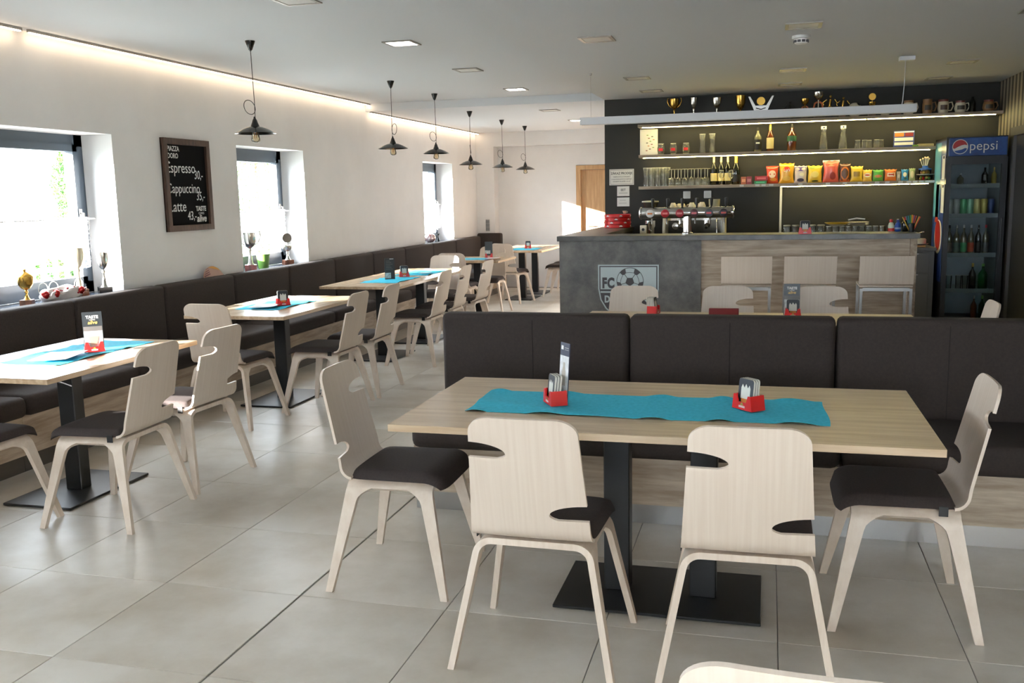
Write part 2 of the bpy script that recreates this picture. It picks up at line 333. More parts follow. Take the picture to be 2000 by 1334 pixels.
# socket on the far pier
k = thing('wall_switch', 'grey triple switch plate on the pale pier by the far bench end', 'switch', (-4.6, 15.55, 1.07))
for dz in (.06, 0, -.06): part('switch_rocker', bbox(-.03, .03, -.014, -.003, dz - .027, dz + .027, .003, 1), mat('switch_grey', rgb(120, 122, 124), .4), k)
part('switch_plate', bbox(-.036, .036, -.006, 0, -.1, .1, .003, 1), ALU, k)

# LED profiles along the left wall
def led(y0, y1, z, label):
    k = thing('led_profile', label, 'light strip', (XL, 0, z), group='warm light strips along the window wall')
    part('profile', box(.045, .067, y0, y1, .010, .028), ALU, k); part('diffuser', box(.048, .064, y0 + .01, y1 - .01, .003, .010), LEDW, k)
led(-2.3, 5.36, 2.672, 'warm light strip under the high ceiling, section before the chalkboard'); led(5.42, 11.0, 2.672, 'warm light strip under the high ceiling, section above the chalkboard'); led(11.03, 15.53, 2.582, 'warm light strip under the lowered far ceiling')

# recessed square ceiling panels
def panel(x, y, z, lit, label, group):
    k = thing('ceiling_light', label, 'ceiling light', (x, y, z), group=group)
    s = .115; t = .022
    part('frame', join(box(-s, s, -s, -s + t, -.008, 0), box(-s, s, s - t, s, -.008, 0), box(-s, -s + t, -s + t, s - t, -.008, 0), box(s - t, s, -s + t, s - t, -.008, 0)), mat('panel_frame', rgb(150, 146, 138), .4, .5), k)
    part('diffuser', box(-s + t, s - t, -s + t, s - t, -.005, -.001), LEDC if lit else LEDO, k)
for y, z, lit, lb in ((5.206, Z1, 0, 'unlit square ceiling panel close to the first pendant lamp'), (6.874, Z1, 1, 'lit square ceiling panel beside the first pendant lamp'), (8.51, Z1, 0, 'unlit square ceiling panel between two lit ones, high ceiling'),
                      (10.228, Z1, 1, 'lit square ceiling panel just before the ceiling step'), (11.9, Z2, 0, 'unlit square ceiling panel just past the ceiling step'), (13.68, Z2, 1, 'lit square ceiling panel on the lowered far ceiling')):
    panel(-2.67, y, z, lit, lb, 'square panels over the aisle')
for x, y, lb in ((-1.16, 6.68, 'unlit ceiling panel near the ceiling edge, in front of the bar lamp'), (.2, 6.66, 'unlit ceiling panel next to the smoke detector'), (1.585, 6.6, 'unlit ceiling panel near the striped wall, in front of the bar'), (-1.195, 9.03, 'unlit ceiling panel behind the thin cable of the bar lamp'), (.19, 9.02, 'unlit ceiling panel over the middle of the bar'),
                 (1.583, 9.07, 'unlit ceiling panel by the white cable box of the bar lamp'), (-1.2, 10.2, 'unlit ceiling panel above the two-handled trophy'), (.19, 10.2, 'unlit ceiling panel above the middle of the trophy shelf'), (1.587, 10.3, 'unlit ceiling panel above the ceramic mugs')):
    panel(x, y, Z2, 0, lb, 'square panels over the bar')
k = thing('smoke_detector', 'white round smoke detector on the ceiling', 'smoke detector', (.2, 7.107, Z2))
part('detector_base', lathe([(.062, 0), (.062, -.018), (.052, -.022)], 24), WHT, k, 40); part('detector_head', lathe([(.046, -.02), (.05, -.03), (.044, -.05), (.03, -.058), (0, -.058)], 24), WHT, k, 40)
for i in range(10):
    a = 2 * PI * i / 10; part('vent_slot', xf(box(.046, .052, -.011, .011, -.046, -.03), Matrix.Rotation(a, 4, 'Z')), mat('slot_grey', rgb(90, 90, 96), .6), k)

# pendant lamps
def make_pendant(label):
    k = thing('pendant_lamp', label, 'pendant lamp', group='black pendant lamps over the wall tables')
    part('ceiling_rose', lathe([(.036, 0), (.036, -.004), (.014, -.062), (.005, -.07), (.004, -.075)], 20), BLKG, k, 40)
    pts = [(0, 0, -.07), (.002, 0, -.25), (.006, 0, -.42)]
    part('cord', tube([(0, 0, -.07), (.003, 0, -.3), (.006, 0, -.43), (.004, 0, -.56)], .0028, 6), BLK2, k, 40)
    part('cord_loop', tube([(-.032 + .04 * math.cos(a) - .012 * math.sin(a), .006 * math.sin(a), -.468 + .052 * math.sin(a)) for a in [2 * PI * i / 20 for i in range(20)]], .0028, 6, True), BLK2, k, 40)
    part('socket_cup', lathe([(.006, -.535), (.009, -.55), (.016, -.56), (.02, -.575), (.034, -.61), (.036, -.612)], 24), BLK2, k, 40)
    part('shade', lathe([(.03, -.606), (.06, -.612), (.1, -.628), (.148, -.655), (.148, -.658), (.1, -.634), (.06, -.619), (.03, -.613)], 36, cap=False), BLKG, k, 40)
    b = part('bulb', lathe([(.018, -.62), (.024, -.66), (.032, -.695), (.03, -.712), (.014, -.72), (0, -.721)], 18, cap=False), AMBER, k, 60)
    part('filament', tube([(-.008, 0, -.64), (-.006, 0, -.695), (.006, 0, -.695), (.008, 0, -.64)], .002, 5), mat('filament', rgb(150, 90, 40), .4, .8), b)
    return k
pd = make_pendant('black pendant lamp beside the chalkboard'); pd.location = (-3.645, 6.37, Z1); pd.rotation_euler = (0, 0, .25)
for y, z, r, lb in ((8.99, Z1, 2.6, 'black pendant lamp over the table with the dark upright menu card'), (10.275, Z1, -.1, 'black pendant lamp before the ceiling step, seen above the far window'), (11.567, Z2, 1.9, 'first black pendant lamp on the lowered ceiling, by the end of the light strip'), (13.06, Z2, -.2, 'middle black pendant lamp on the lowered ceiling'), (14.37, Z2, -.3, 'last black pendant lamp before the far wall')):
    dup(pd, (-3.625, y, z), r, lb)

# ---------------------------------------------------------------- benches
def bench_part(t, L, top=.936):
    """module running along local x, 0..L, sitting towards local -y (front), back at y=0.45..0.57"""
    part('backrest', bbox(.004, L - .004, .45, .57, .40, top, .028, 3), FAB, t, 50)
    part('seat_cushion', bbox(.004, L - .004, -.07, .47, .325, .46, .04, 3), FAB, t, 50)
    part('base_panel', box(.001, L - .001, -.012, .55, .095, .328), OAKP, t)
    part('plinth', box(.001, L - .001, 0, .5, 0, .095), ALU, t)
    part('stitch_seam', join(bbox(L / 2 - .0025, L / 2 + .0025, .4475, .45, .44, top - .03, .001, 1)), mat('seam_dark', rgb(34, 28, 27), .9), t)
bounds = [-1.69, -.676, .334, 1.344, 2.27]
for i, lb in enumerate(('brown upholstered bench unit with the free end, facing the large table', 'brown bench unit facing the middle of the large table', 'brown bench unit facing the end of the large table', 'brown bench unit running to the striped wall, facing the near side')):
    t = thing('upholstered_bench', lb, 'bench', (bounds[i], 4.325, 0), 0, 'booth benches facing the large table'); bench_part(t, bounds[i + 1] - bounds[i])
for i, lb in enumerate(('brown bench unit with the free end, facing the bar', 'second brown bench unit from the free end, facing the bar', 'third brown bench unit from the free end, facing the bar', 'brown bench unit at the striped wall, facing the bar')):
    t = thing('upholstered_bench', lb, 'bench', (bounds[i + 1], 5.50, 0), PI, 'booth benches facing the bar'); bench_part(t, bounds[i + 1] - bounds[i], .875)
ys = [3.43, 4.47, 5.51, 6.53, 7.56, 8.58, 9.63, 10.7, 11.76, 12.86, 13.89, 15.2]
names = ['brown wall bench unit before the first window', 'brown wall bench unit under the window with the gold lidded trophy', 'brown wall bench unit below the chalkboard, nearer the first window', 'brown wall bench unit in front of the orange striped plate', 'brown wall bench unit under the window with the green pot', 'brown wall bench unit next past the green pot window', 'brown wall bench unit behind the dark upright menu card', 'brown wall bench unit at the ceiling step', 'brown wall bench unit before the far window', 'brown wall bench unit under the far window', 'last straight brown wall bench unit before the corner']
for i, lb in enumerate(names):
    t = thing('upholstered_bench', lb, 'bench', (-4.19, ys[i], 0), PI / 2, 'benches along the window wall'); L = ys[i + 1] - ys[i]
    part('backrest', bbox(.003, L - .003, .43, .56, .40, .905, .028, 3), FAB, t, 50)
    part('seat_cushion', bbox(.003, L - .003, -.06, .46, .335, .46, .04, 3), FAB, t, 50)
    part('base_panel', box(.001, L - .001, 0, .55, .10, .338), OAKP, t)
    part('plinth', box(.001, L - .001, .015, .5, 0, .10), mat('plinth_grey', rgb(96, 92, 88), .4, .6), t)
t = thing('upholstered_bench', 'short brown corner bench end standing against the far pier', 'bench', (-4.76, 15.22, 0))
part('backrest', bbox(.0, .43, .2, .32, .40, .94, .03, 3), FAB, t, 50); part('seat_cushion', bbox(0, .43, .0, .22, .335, .46, .03, 3), FAB, t, 50); part('base_panel', box(0, .43, .0, .3, 0, .34), OAKP, t)

# ---------------------------------------------------------------- tables
def table(label, x0, x1, y0, y1, m, cols, plate, group):
    cx, cy = (x0 + x1) / 2, (y0 + y1) / 2
    t = thing('dining_table', label, 'table', (cx, cy, 0), 0, group)
    part('table_top', bbox(x0 - cx, x1 - cx, y0 - cy, y1 - cy, .7227, .7487, .0015, 1), m, t)
    part('base_plate', bbox(-plate[0] / 2, plate[0] / 2, -plate[1] / 2, plate[1] / 2, .004, .016, .002, 1), BLACK, t)
    for dx, dy in cols:
        part('column', bbox(dx - .05, dx + .05, dy - .04, dy + .04, .014, .712, .004, 1), BLACK, t)
    part('mounting_plate', box(-.3, .3, -.2, .2, .710, .723), BLACK, t)
    for a in (-1, 1):
        for b in (-1, 1): part('foot_pad', lathe([(.012, 0), (.012, .005)], 10, a * (plate[0] / 2 - .03), b * (plate[1] / 2 - .03)), BLK2, t)
    return t
table('large oak table with turquoise runner in front of the bench', -1.306, .55, 3.082, 3.994, OAK, ((-.165, 0), (.165, 0)), (.765, .45), None)
table('large oak table between the benches and the bar', -1.17, .9, 5.66, 6.47, OAK, ((-.165, 0), (.165, 0)), (.765, .45), None)
G = 'oak tables along the wall bench'
table('oak wall table with coffee card standing in a red holder and spread cloth', -4.03, -3.233, 3.62, 4.838, OAKY, ((0, 0),), (.42, .64), G)
table('oak wall table with only a red coaster holder and papers', -4.06, -3.26, 5.93, 7.30, OAKY, ((0, 0),), (.42, .64), G)
table('oak wall table with dark upright menu card and red holder', -4.06, -3.266, 8.09, 9.185, OAKY, ((0, 0),), (.42, .64), G)
table('oak wall table pushed behind the table with the dark menu card', -4.06, -3.266, 9.19, 10.29, OAKY, ((0, 0),), (.42, .64), G)
table('oak wall table standing under the ceiling step', -4.07, -3.26, 11.45, 12.335, OAKY, ((0, 0),), (.42, .60), G)
table('oak wall table by the far window, its near half', -4.0, -3.19, 13.53, 14.40, OAKY, ((.0, 0),), (.42, .60), G)
table('oak wall table touching the far wall pier', -4.0, -3.2, 14.405, 15.2, OAKY, ((0, 0),), (.42, .60), G)

# ---------------------------------------------------------------- plywood chairs
def notch(z, zl, zu, d):
    if z < zl or z > zu: return 0
    q = (z - zl) / (zu - zl)
    return d * math.sqrt(max(0, 1 - ((q - .3) / (.7 if q > .3 else .46)) ** 2))
def make_chair(label, group):
    t = thing('plywood_chair', label, 'chair', group=group)
    # bent frame: centre line in xz
    def cl(s):                                       # s: arc length from the middle, returns x, z, normal
        sg = 1 if s >= 0 else -1; s = abs(s); r = .055; th = math.radians(79)
        if s < .14: return sg * s, .43, (0, 1)
        if s < .14 + r * th:
            a = (s - .14) / r; return sg * (.14 + r * math.sin(a)), .375 + r * math.cos(a), (sg * math.sin(a), math.cos(a))
        d = s - .14 - r * th; x = .14 + r * math.sin(th); z = .375 + r * math.cos(th)
        return sg * (x + d * math.cos(th)), z - d * math.sin(th), (sg * math.sin(th), math.cos(th))
    SB = .14 + .055 * math.radians(79); SE = SB + .3862 / math.sin(math.radians(79))
    def slab(rows, h=.011):                          # rows of (s, ya, yb)
        v, f = [], []
        for s, ya, yb in rows:
            x, z, n = cl(s)
            for y in (ya, yb):
                for k in (1, -1): v.append((x + n[0] * h * k, y, z + n[1] * h * k))
        for i in range(len(rows) - 1):
            a, b = i * 4, i * 4 + 4; f += [(a, a + 2, b + 2, b), (a + 1, b + 1, b + 3, a + 3), (a, b, b + 1, a + 1), (a + 2, a + 3, b + 3, b + 2)]
        e = (len(rows) - 1) * 4; f += [(0, 1, 3, 2), (e, e + 2, e + 3, e + 1)]
        return v, f
    SC_ = SB - .024; ss = [-SC_ + (SC_ - .14) * i / 5 for i in range(6)] + [-.07, 0, .07] + [.14 + (SC_ - .14) * i / 5 for i in range(6)]
    part('seat_frame', slab([(s, -.18, .18) for s in ss]), PLYD, t, 35)
    for sx in (-1, 1):
        for sy in (-1, 1):
            rows = []
            for i in range(18):
                q = (i / 17) ** 1.7; s = sx * (SC_ + (SE - SC_) * q); o = .18 + .075 * q
                w = .056 - .028 * q + .05 * max(0, 1 - q / .12) ** 2.4
                rows.append((s, sy * o, sy * (o - w)) if sy * sx > 0 else (s, sy * (o - w), sy * o))
            part('leg', slab(rows), PLYD, t, 35)
    # one-piece shell: seat board and notched backrest
    def prof(v):                                     # v metres along the shell from the seat rear bend start, returns y, z, (ny, nz) outward (back/down)
        r = .06; th = math.radians(77.5)
        if v < r * th:
            a = v / r; return -.155 - r * math.sin(a), .452 + r - r * math.cos(a), (-math.sin(a), -math.cos(a))
        d = v - r * th; return -.155 - r * math.sin(th) - d * math.cos(th), .452 + r - r * math.cos(th) + d * math.sin(th), (-math.sin(th), -math.cos(th))
    VT = .06 * math.radians(77.5) + .385
    zl1, zu1, zl2, zu2 = .738, .790, .532, .586
    vs = [.06 * math.radians(77.5) * i / 6 for i in range(7)]; n = 26
    vs += [vs[6] + (VT - .05 - vs[6]) * i / n for i in range(1, n + 1)]
    def v_of_z(z):
        lo, hi = 0, VT
        for _ in range(40):
            m_ = (lo + hi) / 2
            if prof(m_)[1] < z: lo = m_
            else: hi = m_
        return lo
    for zl, zu in ((zl1, zu1), (zl2, zu2)):
        vs += [v_of_z(zl) - .0006, v_of_z(zl) + .0006] + [v_of_z(zl + (zu - zl) * q) for q in (.02, .1, .2, .3, .4, .5, .6, .7, .78, .85, .91, .95, .98, 1)]
    vs += [VT - .05 + .05 * math.sin(PI / 2 * i / 8) for i in range(1, 9)]
    vs = sorted(set(round(v, 5) for v in vs)); N = 12; h = .0055; v_, f_ = [], []
    for v in vs:
        y, z, (ny, nz) = prof(v); w = .203 - .03 * (v / VT); top = VT - v
        if top < .05: w *= .60 + .40 * math.sqrt(max(0, 1 - (1 - top / .05) ** 2))
        lx = -w + notch(z, zl1, zu1, .124); rx = w - notch(z, zl2, zu2, .124)
        for k in (1, -1):
            for i in range(N + 1):
                x = lx + (rx - lx) * i / N; b = .014 * (x / .2) ** 2 * min(1, v / .1); v_.append((x, y + ny * h * k + b, z + nz * h * k))
    R = 2 * (N + 1)
    for j in range(len(vs) - 1):
        a, b = j * R, (j + 1) * R
        for i in range(N):
            f_ += [(a + i, a + i + 1, b + i + 1, b + i), (a + N + 1 + i, b + N + 1 + i, b + N + 2 + i, a + N + 2 + i)]
        f_ += [(a, b, b + N + 1, a + N + 1), (a + N, a + 2 * N + 1, b + 2 * N + 1, b + N)]
    e = (len(vs) - 1) * R
    for i in range(N): f_ += [(i, N + 1 + i, N + 2 + i, i + 1), (e + i, e + i + 1, e + N + 2 + i, e + N + 1 + i)]
    part('backrest', (v_, f_), PLY, t, 35)
    part('seat_board', bbox(-.19, .19, -.16, .17, .4465, .4575, .003, 1), PLYD, t)
    def padf(u, v):
        x = (u - .5) * 2; yy = -.165 + .4 * v; w = (.202 + .01 * v) * (1 - .07 * abs(2 * v - 1) ** 10)
        e = max(0, 1 - abs(x) ** 10) ** .3 * max(0, 1 - abs(2 * v - 1) ** 12) ** .3; dr = -.03 * max(0, (v - .78) / .22) ** 2
        return x * w, yy - .02 * abs(x) ** 6 * max(0, 2 * v - 1) ** 6, .451 + dr + .041 * e * (.9 + .1 * (1 - x * x))
    def padb(u, v):
        p = padf(u, v); return p[0], p[1], .4505 - .03 * max(0, (v - .78) / .22) ** 2
    part('seat_cushion', join(grid(padf, 26, 26), grid(padb, 26, 26)), PAD, t, 60)
    for x in (-.14, .14):
        for y in (-.13, .12): part('rubber_spacer', lathe([(.011, .44), (.011, .4475)], 10, x, y), BLK2, t)
    part('fabric_tag', box(-.2045, -.2015, -.135, -.105, .425, .46), BLK2, t)
    return t
U, D_, Lf, Rt = 0, PI, PI / 2, -PI / 2         # facing +y, -y, -x, +x
GA, GB, GC = 'plywood chairs at the large front table', 'plywood chairs along the wall tables', 'plywood chairs facing the benches by the bar'
ch0 = make_chair('pale plywood chair pulled out at the short end, beside the aisle', GA); ch0.location = (-1.43, 3.55, 0); ch0.rotation_euler = (0, 0, Rt + .02)
CH = [(-.716, 3.03, U - .015, 'pale plywood chair at the long side of the large table, nearer the aisle end', GA), (-.045, 3.045, U + .02, 'pale plywood chair at the long side of the large table, nearer the striped wall', GA), (.487, 3.615, Lf, 'pale plywood chair at the short end of the large table towards the striped wall', GA),
      (.075, 1.60, U - .05, 'pale plywood chair standing alone apart from the large table', GA),
      (-3.14, 3.94, Lf + .03, 'plywood chair at the first wall table with the coffee card, nearer its free corner', GB), (-3.16, 4.57, Lf - .05, 'plywood chair at the first wall table, sun streak across its seat', GB), (-3.685, 3.59, U, 'plywood chair pushed under the short end of the first wall table', GB),
      (-3.64, 5.87, U - .05, 'plywood chair at the short end of the second wall table', GB), (-3.185, 6.42, Lf, 'plywood chair at the long side of the second wall table, first of two', GB), (-3.175, 7.03, Lf + .03, 'plywood chair at the long side of the second wall table, second of two', GB),
      (-3.19, 8.40, Lf, 'plywood chair at the table with the dark menu card', GB), (-3.20, 9.07, Lf + .02, 'plywood chair at the joint of the two joined wall tables', GB), (-3.18, 9.80, Lf - .03, 'plywood chair at the far end of the two joined wall tables', GB),
      (-3.68, 10.34, D_, 'sunlit plywood chair closing the end of the two joined wall tables', GB), (-3.74, 11.30, U, 'sunlit plywood chair before the table under the ceiling step', GB), (-3.63, 12.2, D_, 'plywood chair behind the table under the ceiling step', GB),
      (-3.66, 13.5, U - .2, 'plywood chair at the near short end of the far window table', GB), (-3.10, 14.5, Lf, 'plywood chair beside the far window table, half hidden by the bar', GB), (-3.12, 15.12, Lf, 'plywood chair next to the far wall, mostly hidden by the bar', GB),
      (-.945, 6.7, D_, 'plywood chair facing the bench in front of the club emblem', GC), (-.268, 6.7, D_, 'plywood chair facing the bench in front of the first bar stool', GC), (.374, 6.7, D_, 'plywood chair facing the bench behind the small coffee card', GC), (1.02, 6.12, Lf, 'plywood chair at the table end towards the fridge', GC)]
for x, y, r, lb, g in CH: dup(ch0, (x, y, 0), r, lb, g)

# ---------------------------------------------------------------- the bar
bar = thing('bar_counter', 'bar counter with concrete-look and oak front', 'bar counter', (0, 0, 0))
part('concrete_panel', box(-1.835, -.56, 8.49, 8.53, .0, 1.135), CONC, bar)
part('side_panel', box(-1.835, -1.795, 8.53, 10.94, 0, 1.135), CONC, bar)
part('oak_panel', box(-.56, 1.15, 8.515, 8.535, .0, 1.135), OAKP, bar)
part('end_panel', box(1.15, 1.205, 8.49, 8.95, 0, 1.135), OAKPY, bar)
part('inner_panel', box(-.55, 1.15, 8.86, 8.88, 0, 1.135), CONC, bar)
part('inner_side_panel', box(-1.52, -1.5, 8.9, 10.94, 0, 1.135), CONC, bar)
em = part('club_emblem', (lambda g: g)(prism([(-1.478, .92), (-.93, .92), (-.93, .70), (-.95, .60), (-1.0, .52), (-1.08, .45), (-1.204, .40), (-1.33, .45), (-1.41, .52), (-1.458, .60), (-1.478, .70)], 8.4885, 8.49, 'y')), EMBL, bar)
def inset(p, k, cx=-1.204, cy=.67): return [(cx + (x - cx) * k, cy + (z - cy) * k) for x, z in p]
sh = [(-1.466, .909), (-.942, .909), (-.942, .70), (-.962, .603), (-1.009, .527), (-1.086, .459), (-1.204, .413), (-1.322, .459), (-1.40, .527), (-1.447, .603), (-1.466, .70)]
part('emblem_border', prism(sh, 8.4878, 8.4885, 'y'), EMBD, em)
part('emblem_field', prism([(-1.456, .899), (-.952, .899), (-.952, .697), (-1.456, .697)], 8.4871, 8.4878, 'y'), EMBL, em)
part('emblem_band', prism([(-1.456, .68), (-.952, .68), (-.952, .665), (-1.456, .665)], 8.4871, 8.4878, 'y'), EMBL, em)
bc = (-1.187, .773)
part('ball_outline', prism(circ(.122, 40, *bc), 8.4864, 8.4871, 'y'), EMBD, em)
part('ball_face', prism(circ(.117, 40, *bc), 8.4857, 8.4864, 'y'), EMBL, em)
part('ball_patch', prism(circ(.042, 5, bc[0] - .002, bc[1] - .005, -PI / 2), 8.485, 8.4857, 'y'), EMBD, em)
for i in range(5):
    a = -PI / 2 + 2 * PI * i / 5; b = a + PI / 5
    p0 = Vector((math.cos(a), math.sin(a))); p1 = Vector((math.cos(b), math.sin(b))); q = Vector((-p0.y, p0.x))
    B = Vector((bc[0] - .002, bc[1] - .005))
    l = [B + p0 * .04 + q * .0025, B + p0 * .078 + q * .0025, B + p0 * .078 - q * .0025, B + p0 * .04 - q * .0025]
    part('ball_seam', prism([tuple(p) for p in l], 8.485, 8.4857, 'y'), EMBD, em)
    arc = [(bc[0] + .117 * math.cos(a + t), bc[1] + .117 * math.sin(a + t)) for t in (-.26, -.13, 0, .13, .26)] + [tuple(B + p0 * .084 + q * .018), tuple(B + p0 * .078), tuple(B + p0 * .084 - q * .018)]
    part('ball_patch', prism(arc, 8.485, 8.4857, 'y'), EMBD, em)
    for sgn in (1, -1):
        e0 = B + p0 * .084 + q * .018 * sgn; e1 = B + Vector((math.cos(a + sgn * PI / 5), math.sin(a + sgn * PI / 5))) * .082; dd = (e1 - e0).normalized(); nn = Vector((-dd.y, dd.x)) * .002
        part('ball_seam', prism([tuple(e0 + nn), tuple(e1 + nn), tuple(e1 - nn), tuple(e0 - nn)], 8.485, 8.4857, 'y'), EMBD, em)
text('FC', .125, (-1.385, 8.4865, .75), '-y', EMBD, em, wx=.72, bold=.007, space=1.12)
text('Do', .085, (-1.375, 8.4868, .605), '-y', EMBL, em, wx=.8, bold=.004, space=1.08)
text('ov', .078, (-1.025, 8.4868, .615), '-y', EMBL, em, wx=.8, bold=.004, space=1.08)
k = thing('bar_worktop', 'dark grey worktop along the bar and its side leg', 'worktop')
part('worktop_front', bbox(-1.85, 1.22, 8.45, 8.9, 1.135, 1.18, .003, 1), CTOP, k); part('worktop_side', bbox(-1.85, -1.48, 8.9, 10.945, 1.135, 1.18, .003, 1), CTOP, k)
# back counter behind the bar
k = thing('back_worktop', 'low grey worktop behind the bar under the shelves', 'worktop'); part('worktop_board', bbox(-1.45, 1.64, 10.28, 10.94, .92, .955, .003, 1), CTOP, k)
GREYC = mat('cabinet_grey', rgb(104, 102, 98), .5)
k = thing('base_cabinet', 'grey base cabinet with drawer between bar end and fridge', 'cabinet', (1.22, 10.31, 0))
part('body', box(0, .41, .02, .62, .08, .919), GREYC, k); part('plinth', box(.0, .41, .06, .6, 0, .08), BLK2, k)
d = part('drawer', bbox(.004, .36, 0, .02, .70, .90, .002, 1), GREYC, k); part('drawer_pull', box(.1, .26, -.006, .0, .885, .895), ALU, d)
d = part('door', bbox(.004, .36, 0, .02, .09, .69, .002, 1), GREYC, k); part('door_pull', box(.1, .26, -.006, .0, .675, .685), ALU, d)
k = thing('base_cabinet', 'long grey base cabinet hidden behind the bar', 'cabinet', (-1.45, 10.31, 0)); part('body', box(0, 2.66, .02, .62, .08, .919), GREYC, k); part('plinth', box(0, 2.66, .06, .6, 0, .08), BLK2, k)

# bar stools
def make_stool(label):
    k = thing('bar_stool', label, 'bar stool', group='steel-framed stools at the bar')
    def fb(u, v):
        x = (u - .5) * .405; z = .80 + .225 * v; return x, -.195 - .045 * v - .012 + .012 * (u * 2 - 1) ** 2, z
    def ff(u, v): p = fb(u, v); return p[0], p[1] + .012, p[2]
    g = join(grid(fb, 10, 4), grid(ff, 10, 4)); n = 11; m = 5
    f = list(g[1]); o = n * m
    for i in range(10): f += [(i, i + 1, o + i + 1, o + i), ((m - 1) * n + i, o + (m - 1) * n + i, o + (m - 1) * n + i + 1, (m - 1) * n + i + 1)]
    for j in range(4): f += [(j * n, o + j * n, o + (j + 1) * n, (j + 1) * n), (j * n + n - 1, (j + 1) * n + n - 1, o + (j + 1) * n + n - 1, o + j * n + n - 1)]
    part('backrest', (g[0], f), PLY, k, 40)
    part('seat', bbox(-.2, .2, -.2, .19, .775, .79, .006, 2), PLY, k, 40)
    for sx in (-1, 1):
        for y in (-.2, .2): part('leg', box(sx * .185 - .011, sx * .185 + .011, y - .011, y + .011, 0, .765), ALU, k)
        part('foot_rail', box(sx * .185 - .009, sx * .185 + .009, -.189, .189, .25, .268), ALU, k)
    part('seat_rail', join(box(-.174, .174, -.211, -.189, .745, .772), box(-.174, .174, .189, .211, .745, .772)), ALU, k)
    part('foot_rail', box(-.174, .174, .192, .21, .30, .318), ALU, k)
    return k
st = make_stool('bar stool next to the concrete front panel'); st.location = (-.16, 8.19, 0)
dup(st, (.335, 8.19, 0), .02, 'middle bar stool of three at the oak panel'); dup(st, (.92, 8.19, 0), -.02, 'bar stool closest to the oak end panel')

# linear hanging lamp over the bar
k = thing('linear_pendant', 'long grey linear lamp hanging over the bar', 'pendant lamp', (0, 8.53, 0))
part('housing', bbox(-1.635, 1.158, -.028, .028, 2.165, 2.23, .002, 1), LAMPW, k); part('diffuser', box(-1.62, 1.143, -.022, .022, 2.162, 2.166), LEDO, k)
part('suspension_wire', tube([(-1.54, 0, 2.23), (-1.54, 0, 2.60)], .0012, 6), ALU, k, 40); part('wire_anchor', lathe([(.006, 2.59), (.012, 2.6), (.012, 2.61)], 12, -1.54), ALU, k, 40)
part('power_cable', tube([(1.045, 0, 2.23), (1.05, 0, 2.26), (1.058, 0, 2.4), (1.06, 0, 2.59)], .0035, 6), LAMPW, k, 40); part('canopy_box', bbox(1.01, 1.13, -.04, .04, 2.575, 2.609, .003, 1), LAMPW, k)

# ---------------------------------------------------------------- wall shelves
SY = 10.82
def shelf(label, x0, x1, zt, lx0, lx1, m=OAKP):
    k = thing('wall_shelf', label, 'shelf'); part('board', bbox(x0, x1, 10.70, 10.945, zt - .032, zt, .001, 1), m, k)
    part('led_strip', box(lx0, (lx0 + lx1) / 2 + .55, 10.706, 10.718, zt - .0385, zt - .032), LEDB, k); part('led_strip', box((lx0 + lx1) / 2 + .565, lx1, 10.706, 10.718, zt - .0385, zt - .032), LEDB, k)
    return k
shelf('uppermost long oak wall shelf carrying trophies', -1.41, 2.27, 2.303, -1.36, 2.2)
s2 = shelf('oak wall shelf carrying liquor bottles and carafes', -1.40, 1.655, 1.973, -1.35, 1.60)
s3 = shelf('oak wall shelf carrying wine glasses and snack bags', -1.40, 1.66, 1.627, 0.13, 1.60)
for px in (-.28, -.115, -.05, .03, .33, .61, .78, .93, 1.10, 1.20, 1.33, 1.41, 1.47, 1.53, 1.59, 1.635): part('price_tag', box(px - .022, px + .022, 10.697, 10.70, 1.603, 1.624), PAPER, s3)
solo('cable_conduit', bbox(.122, .148, 10.93, 10.949, .96, 1.594, .003, 1), WHT, 'white vertical conduit on the dark wall below the snack shelf', 'conduit')
for x, lb in ((-.887, 'white wall socket above the coffee machine, beside the grinder side'), (-.657, 'white wall socket above the coffee machine cups, beside the glass pitcher')):
    q = thing('wall_socket', lb, 'socket', (x, 10.95, 1.525)); part('socket_plate', bbox(-.041, .041, -.012, 0, -.041, .041, .006, 2), WHT, q, 40); part('socket_face', lathe([(.026, 0), (.026, .002), (.02, .003), (.0, .003)], 20), PAPER, q).matrix_local = Matrix.Translation((0, -.012, 0)) @ Matrix.Rotation(PI / 2, 4, 'X')

